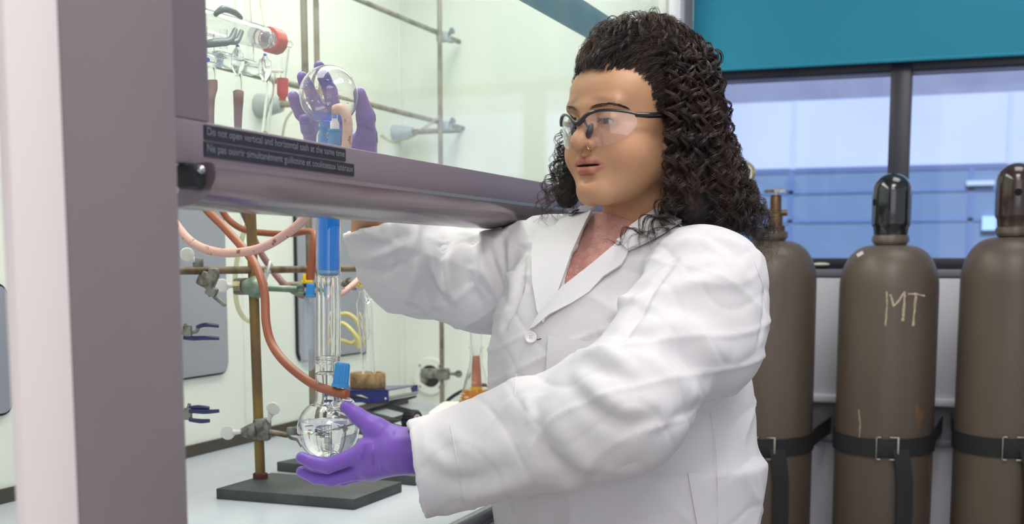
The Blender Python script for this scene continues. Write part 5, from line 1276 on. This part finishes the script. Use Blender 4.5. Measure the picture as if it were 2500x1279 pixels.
for s1_, s2_ in ((1, 1), (1, -1), (-1, 1), (-1, -1)):
    MB().cyl(bc+bx*s1_*.0014+by*s2_*.0014+bn*.0018, bc+bx*s1_*.0014+by*s2_*.0014+bn*.0024, .0006, n=8).build('button_hole', M_cast, coat)
hh, _n = hit(coatf, 1312, 829); h2_, _n2 = hit(coatf, 1322, 827)
if hh and h2_: MB().tube([hh+_n*.001, (hh+h2_)/2+_n*.0015, h2_+_n2*.001], .0006, n=6).build('thread', M_rubber, coat)
# armhole seam line of the near sleeve
def seam(pl, nm='seam'):
    pts = []
    for a, b in zip(pl[:-1], pl[1:]):
        for k in range(6):
            h, n_ = hit(coatf, a[0]+(b[0]-a[0])*k/6, a[1]+(b[1]-a[1])*k/6)
            if h: pts.append(h+n_*.0002)
    if len(pts) > 3: MB().tube(pts, .0009, n=6, smooth=False).build(nm, M_coat, coat)
seam([(1842, 640), (1860, 690), (1868, 740), (1878, 790), (1876, 840)]); seam([(1735, 1010), (1748, 1090), (1752, 1180), (1752, 1276)]); seam([(1100, 1040), (1112, 1100), (1122, 1170), (1130, 1240)])
seam([(1275, 850), (1262, 900), (1255, 980)])
# sweater
def swt(X, Y, Z):
    d = smax(coat_parts(X, Y, Z)+.012, -(Z-.86), .01)
    nk = cap(X, Y, Z, PL(1556, 532, 1.878), PL(1545, 640, 1.88), .0620, .088)
    n0 = np.array(PL(1512, 532, 1.83)); nk = smax(nk, plane(X, Y, Z, n0, Vector((.52, .15, .83)).normalized()), .006)
    return smin(d, nk, .02)
me_sw = sdf_mesh('sweater', swt, (-.30, 1.60, 1.15), (.40, 2.12, 1.50), 0.0045, LM, 1)
sw = link('sweater', me_sw, M_sweater, person, ang=180)
sb = BVHTree.FromPolygons([v.co[:] for v in me_sw.vertices], [p.vertices[:] for p in me_sw.polygons]); sts = []
for k in range(5200):
    px, py = rnd.uniform(1372, 1560), rnd.uniform(495, 705)
    h, n_ = hit(sb, px, py)
    if h is None: continue
    g_ = Vector((rnd.uniform(-1, 1), rnd.uniform(-1, 1), rnd.uniform(-1, .4)))*.6+n_
    sts.append((np.array([h, h+g_*.0012, h+g_*.0022+Vector((0, 0, -.0006))]), .00016))
strand_mesh('fleece_fuzz', sts, M_sweater, sw)
# gloves
def glove(name, hand, cut_c, cut_n, lo, hi, h=.0019):
    f = hand_sdf(hand, 0)
    def g(X, Y, Z): return smax(f(X, Y, Z), plane(X, Y, Z, cut_c, cut_n), .002)
    me = sdf_mesh(name, g, lo, hi, h, None, 2)
    n = len(me.vertices); co = np.empty(n*3); me.vertices.foreach_get('co', co); co = co.reshape(-1, 3); nr = np.empty(n*3); me.vertices.foreach_get('normal', nr); nr = nr.reshape(-1, 3)
    return me, co, nr
def finish(me, co, name, lab=None):
    co = co@np.array(LM.to_3x3()).T; me.vertices.foreach_set('co', co.ravel()); me.update(); return link(name, me, M_glove, person, ang=180)
gc_, gn_ = Vector(PL(1040, 1105, 1.757)), Vector((1, -.1, -.05)).normalized()
me, co, nr = glove('glove', hand_L, gc_, gn_, (-.36, 1.69, .96), (-.06, 1.95, 1.24))
def crease(co, nr, a, b, amp, wd):
    a = np.array(a); b = np.array(b); e = b-a; t = np.clip(((co-a)@e)/(e@e), 0, 1); d = np.linalg.norm(co-a-t[:, None]*e, axis=1)
    return amp*np.exp(-(d/wd)**2)*np.sin(math.pi*np.clip(t, .1, .9))
dsp = np.zeros(len(co))
for (a, b) in (((905, 1050), (900, 1165)), ((915, 1045), (912, 1170)), ((888, 1075), (886, 1160)), ((925, 1060), (922, 1165)), ((870, 1100), (870, 1165)), ((895, 1060), (893, 1160)), ((945, 1075), (985, 1150)), ((960, 1060), (995, 1130)), ((905, 1025), (925, 1050)), ((890, 1018), (908, 1045)), ((800, 1123), (806, 1150)), ((808, 1155), (800, 1182)), ((860, 1112), (862, 1140))):
    dsp += crease(co, nr, PL(a[0], a[1], 1.744), PL(b[0], b[1], 1.746), -.0042, .0032)*1.0+crease(co, nr, PL(a[0]+6, a[1], 1.744), PL(b[0]+6, b[1], 1.746), .0030, .0034)
finish(me, co+nr*dsp[:, None], 'glove')
gc_, gn_ = Vector(PL(884, 452, 1.935)), Vector((.18, 0, -.98)).normalized()
me, co, nr = glove('glove', hand_R, gc_, gn_, (-.40, 1.80, 1.44), (-.20, 1.97, 1.69))
dsp = np.zeros(len(co))
for (a, b) in (((872, 342), (898, 346)), ((870, 354), (896, 360)), ((730, 184), (748, 190)), ((708, 232), (726, 238)), ((745, 330), (780, 345))):
    dsp += crease(co, nr, PL(a[0], a[1], 1.885), PL(b[0], b[1], 1.885), -.0014, .006)
finish(me, co+nr*dsp[:, None], 'glove')
# trousers and shoes (below the picture)
def legs(X, Y, Z):
    a = cap(X, Y, Z, (PL(1480, 700, 1.86)[0], 1.86, .86), (PL(1480, 700, 1.86)[0]-.01, 1.86, .09), .095, .06)
    b = cap(X, Y, Z, (PL(1640, 700, 1.90)[0], 1.90, .86), (PL(1640, 700, 1.90)[0]+.02, 1.90, .09), .095, .06)
    return smax(smin(a, b, .02), .07-Z, .005)
link('trousers', sdf_mesh('trousers', legs, (-.02, 1.72, .04), (.45, 2.03, 1.0), .008, LM, 1), M_trs, person, ang=180)
for u_, v_ in ((PL(1480, 700, 1.86)[0]-.01, 1.86), (PL(1640, 700, 1.90)[0]+.02, 1.90)):
    def shoe(X, Y, Z, u_=u_, v_=v_):
        a = Vector((u_, v_, .045)); b = a+Vector((hf.x, hf.y, 0))*.15
        return smax(smin(cap(X, Y, Z, tuple(a), tuple(b+Vector((0, 0, -.012))), .046, .036), cap(X, Y, Z, tuple(a), (u_, v_, .11), .045, .048), .02), .001-Z, .003)
    link('shoe', sdf_mesh('shoe', shoe, (u_-.26, v_-.26, -.006), (u_+.12, v_+.12, .17), .006, LM, 1), M_shoe, person, ang=180)
# ---------------- hair
nrng = np.random.RandomState(11)
def hair_mass(X, Y, Z):
    p = np.stack([X, Y, Z], -1)@np.array(H4i.to_3x3()).T.astype(np.float32)+np.array(H4i.translation, np.float32)
    x, y, z = p[..., 0], p[..., 1], p[..., 2]
    d = ell(x, y, z, (0, -.024, .050), (.085, .096, .091))
    g = np.interp(z, [-.06, -.02, .017, .035, .05, .065, .075, .083, .09, .16], [-.012, .001, .014, .024, .035, .049, .063, .088, .11, .12]).astype(np.float32)
    d = smax(d, y-g, .006)
    for a, b, ra, rb_ in (((1648, 200, 1.88), (1678, 330, 1.88), .052, .052), ((1678, 330, 1.88), (1700, 460, 1.88), .052, .052), ((1668, 300, 1.83), (1690, 490, 1.82), .026, .034), ((1730, 480, 1.87), (1805, 560, 1.87), .048, .022), ((1600, 160, 1.86), (1640, 230, 1.88), .045, .052), ((1405, 380, 1.915), (1385, 480, 1.92), .012, .018)):
        d = smin(d, cap(X, Y, Z, PL(*a), PL(*b), ra, rb_), .03)
    return smax(d, -(ell(x, y, z, (0, .062, -.03), (.071, .070, .088))), .004)
hm = sdf_mesh('hair', hair_mass, (-.02+PL(1340, 300, 1.8)[0], 1.66, 1.40), (.42, 2.02, 1.74), .0040, LM, 1)
hair = link('hair', hm, M_hairin, person, ang=180)
def bez(P0, P1, P2, P3, n):
    t = np.linspace(0, 1, n)[:, None]; return (1-t)**3*P0+3*(1-t)**2*t*P1+3*(1-t)*t*t*P2+t**3*P3
def lock(path, rad, pitch, ns, sr, spread=.26, r0=.3, phase=None, hand=1, frizz=.0004, end=1.0):
    """one curl: ns strands winding together round the guide path"""
    n = len(path); d = np.gradient(path, axis=0); seg = np.linalg.norm(d, axis=1); s = np.cumsum(seg); d = d/seg[:, None]
    x = np.cross(d, [0.2, 0.9, 0.1]); x /= np.linalg.norm(x, axis=1)[:, None]; y = np.cross(d, x)
    ph = nrng.uniform(0, 6.28) if phase is None else phase; out = []
    t = np.linspace(0, 1, n); env = np.clip(r0+t*1.6, 0, 1)*(1-.25*t)
    for k in range(ns):
        a = ph+hand*2*math.pi*s/(pitch*nrng.uniform(.985, 1.015))+nrng.uniform(-spread, spread); rr = rad*env*nrng.uniform(.8, 1.12)
        off = nrng.normal(0, frizz, (1, 3))+np.cumsum(nrng.normal(0, frizz*.16, (n, 3)), 0)
        c = path+x*(rr*np.cos(a))[:, None]+y*(rr*np.sin(a))[:, None]+off
        m_ = max(8, int(n*nrng.uniform(.86, end))); out.append((c[:m_], sr*nrng.uniform(.45, 1.2)))
    return out
def W(px, py, d): return np.array(P(px, py, d))
def scalp(az, elv, s=1.0):
    """az: 0 = forward, 90 = her left, 180 = back; elv from horizontal"""
    a, e = math.radians(az), math.radians(elv)
    v = Vector((-.084*s*math.sin(a)*math.cos(e), -.024+.100*s*math.cos(a)*math.cos(e), .050+.092*s*math.sin(e)))
    return np.array(HW @ v)
hcw = np.array(HW @ Vector((0, -.024, .05)))
ST = []
def add_lock(p0, p3, bulge=.03, up=.01, rad=.0085, pitch=.03, ns=15, sr=.00055, n=84, lift=.16, inx=0.0, **k):
    p0 = np.array(p0); p3 = np.array(p3); o = p0-hcw; o = o/np.linalg.norm(o)
    p1 = p0+o*bulge+np.array([0, 0, up]); p2 = p3+np.array([0, 0, min(lift, max(.02, (p0[2]-p3[2])*.55))])+np.array([o[0], o[1], 0])*bulge*.3-np.array(R3)*inx
    ST.extend(lock(bez(p0, p1, p2, p3, n), rad, pitch, ns, sr, hand=random.Random(int(p0[0]*1e6)).choice((1, -1)), **k))
U = rnd.uniform
# near side and back curtain of ringlets
for i in range(190):
    f = i/190; az = U(70, 175); el_ = U(-10, 78)
    px = 1650+ (az-70)/105*150+U(-28, 28); py = U(470, 600) if px > 1720 else U(450, 555)
    if px > 1790: py = U(545, 612)
    d = 1.755+ (px-1640)*.0004+U(-.015, .035)
    add_lock(scalp(az, el_, U(1.0, 1.05)), W(px, py, d), inx=max(0, (px-1730)*.0003), bulge=U(.015, .035), up=U(-.01, .015), rad=U(.008, .0145), pitch=U(.026, .046))
# outer silhouette at the back
for i in range(60):
    az = U(120, 215); f = U(0, 1); add_lock(scalp(az, U(0, 60), 1.02), W(1745+f*165+U(-12, 12), 450+f*130+U(-15, 25), U(1.84, 1.92)), bulge=U(.0, .015), lift=.07, inx=.015+.04*f, rad=U(.008, .014), pitch=U(.026, .044))
# loose ends fanning out behind the shoulder
for i in range(46):
    a = W(U(1740, 1800), U(380, 470), U(1.80, 1.88)); tx = U(1800, 1915); c = W(tx, U(545, 590)+(tx-1800)*.35, U(1.80, 1.88)); mid = a*.45+c*.55+np.array([0, 0, -.012])
    ST.extend(lock(bez(a, a+np.array([0, 0, -.05]), mid, c, 80), U(.007, .013), U(.024, .04), 9, .00036, spread=.45, r0=.5, frizz=.0008))
# front locks before the shoulder
for i in range(26):
    add_lock(scalp(U(74, 96), U(-15, 40), 1.03), W(U(1620, 1690), U(520, 580), U(1.74, 1.77)), bulge=U(.012, .025), rad=U(.007, .010), pitch=U(.026, .036), ns=12)
for tx, ty, dd in ((1478, 600, 1.735), (1470, 605, 1.74), (1500, 598, 1.73), (1540, 610, 1.73), (1560, 600, 1.73), (1590, 590, 1.73), (1610, 585, 1.73), (1520, 606, 1.735), (1575, 606, 1.73)):
    a = W(U(1635, 1660), U(400, 440), 1.77); c = W(tx, ty, dd); p = bez(a, a+np.array([0, 0, -.06]), W((tx+1640)/2+15, 545, 1.735), c, 90)
    ST.extend(lock(p, U(.008, .013), U(.028, .042), 12, .00034, spread=.45, r0=.5))
# far side locks behind the face
for i in range(34):
    a = W(U(1388, 1420), U(300, 400), U(1.90, 1.95)); tx = U(1305, 1400); ty = U(500, 570); c = W(tx, ty, U(1.89, 1.97))
    p = bez(a, a+np.array([0, 0, -.03])-np.array(R3)*.012, c+np.array([0, 0, .07])+np.array(R3)*.01, c, 84)
    ST.extend(lock(p, U(.006, .011), U(.024, .034), 9, .00034, spread=.5, r0=.6))
for i in range(12):
    a = W(U(1368, 1392), U(290, 360), 1.94); c = W(U(1345, 1372), U(420, 500), 1.94)
    ST.extend(lock(bez(a, a-np.array(R3)*.01+np.array([0, 0, -.02]), c+np.array([0, 0, .03]), c, 60), U(.005, .009), U(.02, .03), 5, .0003, r0=.7))
# hair swept back from the hairline over the crown
HLP = np.array([(0, .086, .084), (.02, .083, .082), (.035, .067, .076), (.05, .053, .066), (.058, .041, .052), (.066, .029, .036), (.072, .017, .017), (.075, .002, -.02), (.076, -.008, -.05)])
def hlp(t, side, back=0.0):
    """point on the hairline: t 0 = middle of the forehead, 1 = behind the ear; side -1 = her left"""
    i = min(int(t*8), 7); f = t*8-i; p = HLP[i]*(1-f)+HLP[i+1]*f
    return Vector((side*p[0], p[1]-back, p[2]+back*.45*(1-t)))
def L2W(v, s=0.0):
    v = Vector(v); o = (v-Vector((0, -.024, .04))).normalized(); return np.array(HW @ (v+o*s))
for i in range(340):
    side = -1 if rnd.random() < .72 else 1; t = rnd.random()**.85*.86; bk = U(0, .035)*(rnd.random() < .6); h0 = hlp(t, side, bk)
    p0 = L2W(h0, .000); q1 = h0+Vector((side*.002, -.018, .020*(1-t)+.002)); p1 = L2W(q1, U(.012, .028))
    az = (25+t*70+U(0, 35)); p2 = scalp(az*(-side), U(52, 78)*(1-t)+U(5, 35)*t, U(1.17, 1.30)); p3 = scalp((az+45)*(-side), U(20, 75)*(1-t)+U(-25, 25)*t, U(1.08, 1.18))
    ST.extend(lock(bez(p0, p1, p2, p3, 60), U(.0022, .0048), U(.026, .05), 13, .00034, spread=1.0, r0=.4, frizz=.0010))
# locks hugging the back silhouette
for i in range(150):
    yv = U(150, 480); xv = np.interp(yv, [100, 150, 200, 300, 400, 450, 500], [1722, 1750, 1766, 1784, 1786, 1802, 1836])-U(0, 1)**1.5*70
    add_lock(scalp(U(80, 190), U(15, 85), 1.06), W(xv-6, yv, U(1.80, 1.92)), bulge=U(.015, .035), rad=U(.007, .012), pitch=U(.026, .044), lift=.09, inx=.018, n=70)
# crown volume
for i in range(200):
    az = U(-60, 250); el_ = U(35, 88) if az > 62 else U(62, 88); p0 = scalp(az, el_, 1.02); o = (p0-hcw)/np.linalg.norm(p0-hcw)
    p3 = scalp(az+U(30, 70), el_-U(20, 45), U(1.08, 1.20))
    ST.extend(lock(bez(p0, p0+o*U(.015, .035), p3+o*.02, p3, 50), U(.004, .0085), U(.02, .034), 8, .00034, spread=.8, r0=.5))
# baby hairs at the hairline and loose flyaways
for i in range(420):
    side = -1 if rnd.random() < .7 else 1; t = rnd.random()*.85; h0 = hlp(t, side, 0); p0 = L2W(h0+Vector((0, U(0, .006), -U(0, .006)*(1-t))), .0004)
    p3 = L2W(h0+Vector((side*U(-.004, .008), -U(.006, .02), U(.0, .014)*(1-t))), U(.002, .006)); ST.extend(lock(bez(p0, p0*.6+p3*.4, p3, p3+nrng.normal(0, .001, 3), 14), .0008, .02, 1, .00018, r0=.5))
for i in range(330):
    az = U(-60, 230); el_ = U(-20, 88) if az > 60 else U(50, 88); p0 = scalp(az, el_, 1.08); o = (p0-hcw)/np.linalg.norm(p0-hcw); L = U(.015, .04)*(1 if az > 40 else .55)
    p3 = p0+o*L*.6+nrng.normal(0, .012, 3)+np.array([0, 0, -.01]); ST.extend(lock(bez(p0, p0+o*L*.5, p3+nrng.normal(0, .006, 3), p3, 30), U(.002, .006), U(.015, .03), 1, .00012, r0=.6))
for i in range(110):
    yv = U(400, 570); a = W(U(1720, 1765)+(yv-400)*.6, yv, U(1.82, 1.88)); p3 = a+np.array(R3)*U(.0, .05)+np.array([0, 0, U(-.07, .01)])
    ST.extend(lock(bez(a, a+np.array(R3)*U(0, .03), p3+nrng.normal(0, .012, 3), p3, 34), U(.004, .010), U(.018, .03), 2, .00018, r0=.6))
strand_mesh('hair_curls', ST, M_hair, hair, 3)
print('strands', len(ST))
# hair clip
cl = MB(); c_ = np.array(P(1548, 50, 1.83))
cq = [Vector(W(1537, 46, 1.80)), Vector(W(1546, 52, 1.797)), Vector(W(1556, 50, 1.797)), Vector(W(1566, 56, 1.80))]
cl.tube(cq, .0012, n=8); cl.tube([Vector(W(1540, 58, 1.80)), Vector(W(1552, 54, 1.796)), Vector(W(1560, 46, 1.80))], .001, n=8)
cl.tube([Vector(W(1536, 44, 1.80)), Vector(W(1542, 38, 1.797)), Vector(W(1550, 44, 1.797)), Vector(W(1556, 42, 1.80))], .001, n=8)
cl.build('hair_clip', M_chrome, person)
# ---------------- safety glasses
M_fr = mat('glasses_black', (16, 17, 24), 0.25, coat=0.5); M_lens = thin_glass('lens', (252, 250, 251), 1.0, 0.02, 0.008, (255, 240, 240), ior=1.58)
gl = bpy.data.objects.new('safety_glasses', None); COL.objects.link(gl); gl.parent = person; gl.matrix_parent_inverse = world_m(person).inverted(); gl.location = hw(0, .1, .02)
def gy(x): return .1085-8.2*x*x
def lens(sx):
    ol = [(.0075, 0.0102), (.010, 0.0177), (.020, 0.0242), (.036, 0.0257), (.054, 0.0227), (.067, 0.0177), (.0705, 0.0107), (.069, 0.0002), (.060, -0.0108), (.047, -0.0188), (.034, -0.0223), (.022, -0.0208), (.014, -0.0108)]
    # smooth outline
    pts = []; n_ = len(ol)
    for i in range(n_):
        p0, p1, p2, p3 = [np.array(ol[(i+k-1) % n_]) for k in range(4)]
        for k in range(4):
            t = k/4; pts.append(.5*((2*p1)+(p2-p0)*t+(2*p0-5*p1+4*p2-p3)*t*t+(3*p1-p0-3*p2+p3)*t**3))
    c = np.mean(pts, 0); rings = [[c+(p-c)*s for p in pts] for s in (1, .8, .6, .4, .2)]; mb = MB(); m_ = len(pts)
    for side in (0, 1):
        for rg in rings:
            for q in rg: mb.v.append(tuple(hw(sx*q[0], gy(q[0])-3.0*(q[1]-.012)**2-side*.0018, q[1])))
        mb.v.append(tuple(hw(sx*c[0], gy(c[0])-side*.0018, c[1])))
    half = m_*len(rings)+1
    for side in (0, 1):
        b = side*half
        for r_ in range(len(rings)-1):
            for k in range(m_): mb.f.append((b+r_*m_+k, b+r_*m_+(k+1) % m_, b+(r_+1)*m_+(k+1) % m_, b+(r_+1)*m_+k))
        for k in range(m_): mb.f.append((b+(len(rings)-1)*m_+k, b+(len(rings)-1)*m_+(k+1) % m_, b+half-1))
    for k in range(m_): mb.f.append((k, (k+1) % m_, half+(k+1) % m_, half+k))
    return mb.build('lens', M_lens, gl, ang=40)
lens(1); lens(-1)
br = []; rr_ = []
for x_, z_, r_ in ((-.0715, 0.0168, .0016), (-.062, 0.0208, .0018), (-.046, 0.0240, .0019), (-.030, 0.0240, .0020), (-.016, 0.0200, .0026), (-.006, 0.0123, .0038), (0, 0.0098, .0040), (.006, 0.0123, .0038), (.016, 0.0200, .0026), (.030, 0.0240, .0020), (.046, 0.0233, .0022), (.062, 0.0183, .0028), (.0715, 0.0143, .0034)):
    br.append(hw(x_, gy(abs(x_))+.0008, z_)); rr_.append(r_)
MB().tube(br, rr_, n=10).build('frame', M_fr, gl)
for sx in (-1, 1):
    MB().tube([hw(sx*.0700, .0690, .0165), hw(sx*.0765, .0520, .0155), hw(sx*.0800, .030, .0160), hw(sx*.0815, 0, .0160), hw(sx*.080, -.030, .012)], [.0030, .0038, .0040, .0036, .002], n=10).build('temple_arm', M_fr, gl)
    MB().tube([hw(sx*.0075, .1065, .018), hw(sx*.010, .1045, .010), hw(sx*.0125, .1030, .004)], [.0022, .0018, .0015], n=10).build('pad_arm', M_fr, gl)
    MB().sphere(hw(sx*.0145, .1010, -.0010), .0078, 18, (.6, .7, 1.35), (HW.to_3x3() @ Vector((1, 0, 0)), HW.to_3x3() @ Vector((0, 1, 0)), HW.to_3x3() @ Vector((sx*.25, -.1, 1)).normalized())).build('nose_pad', M_fr, gl)
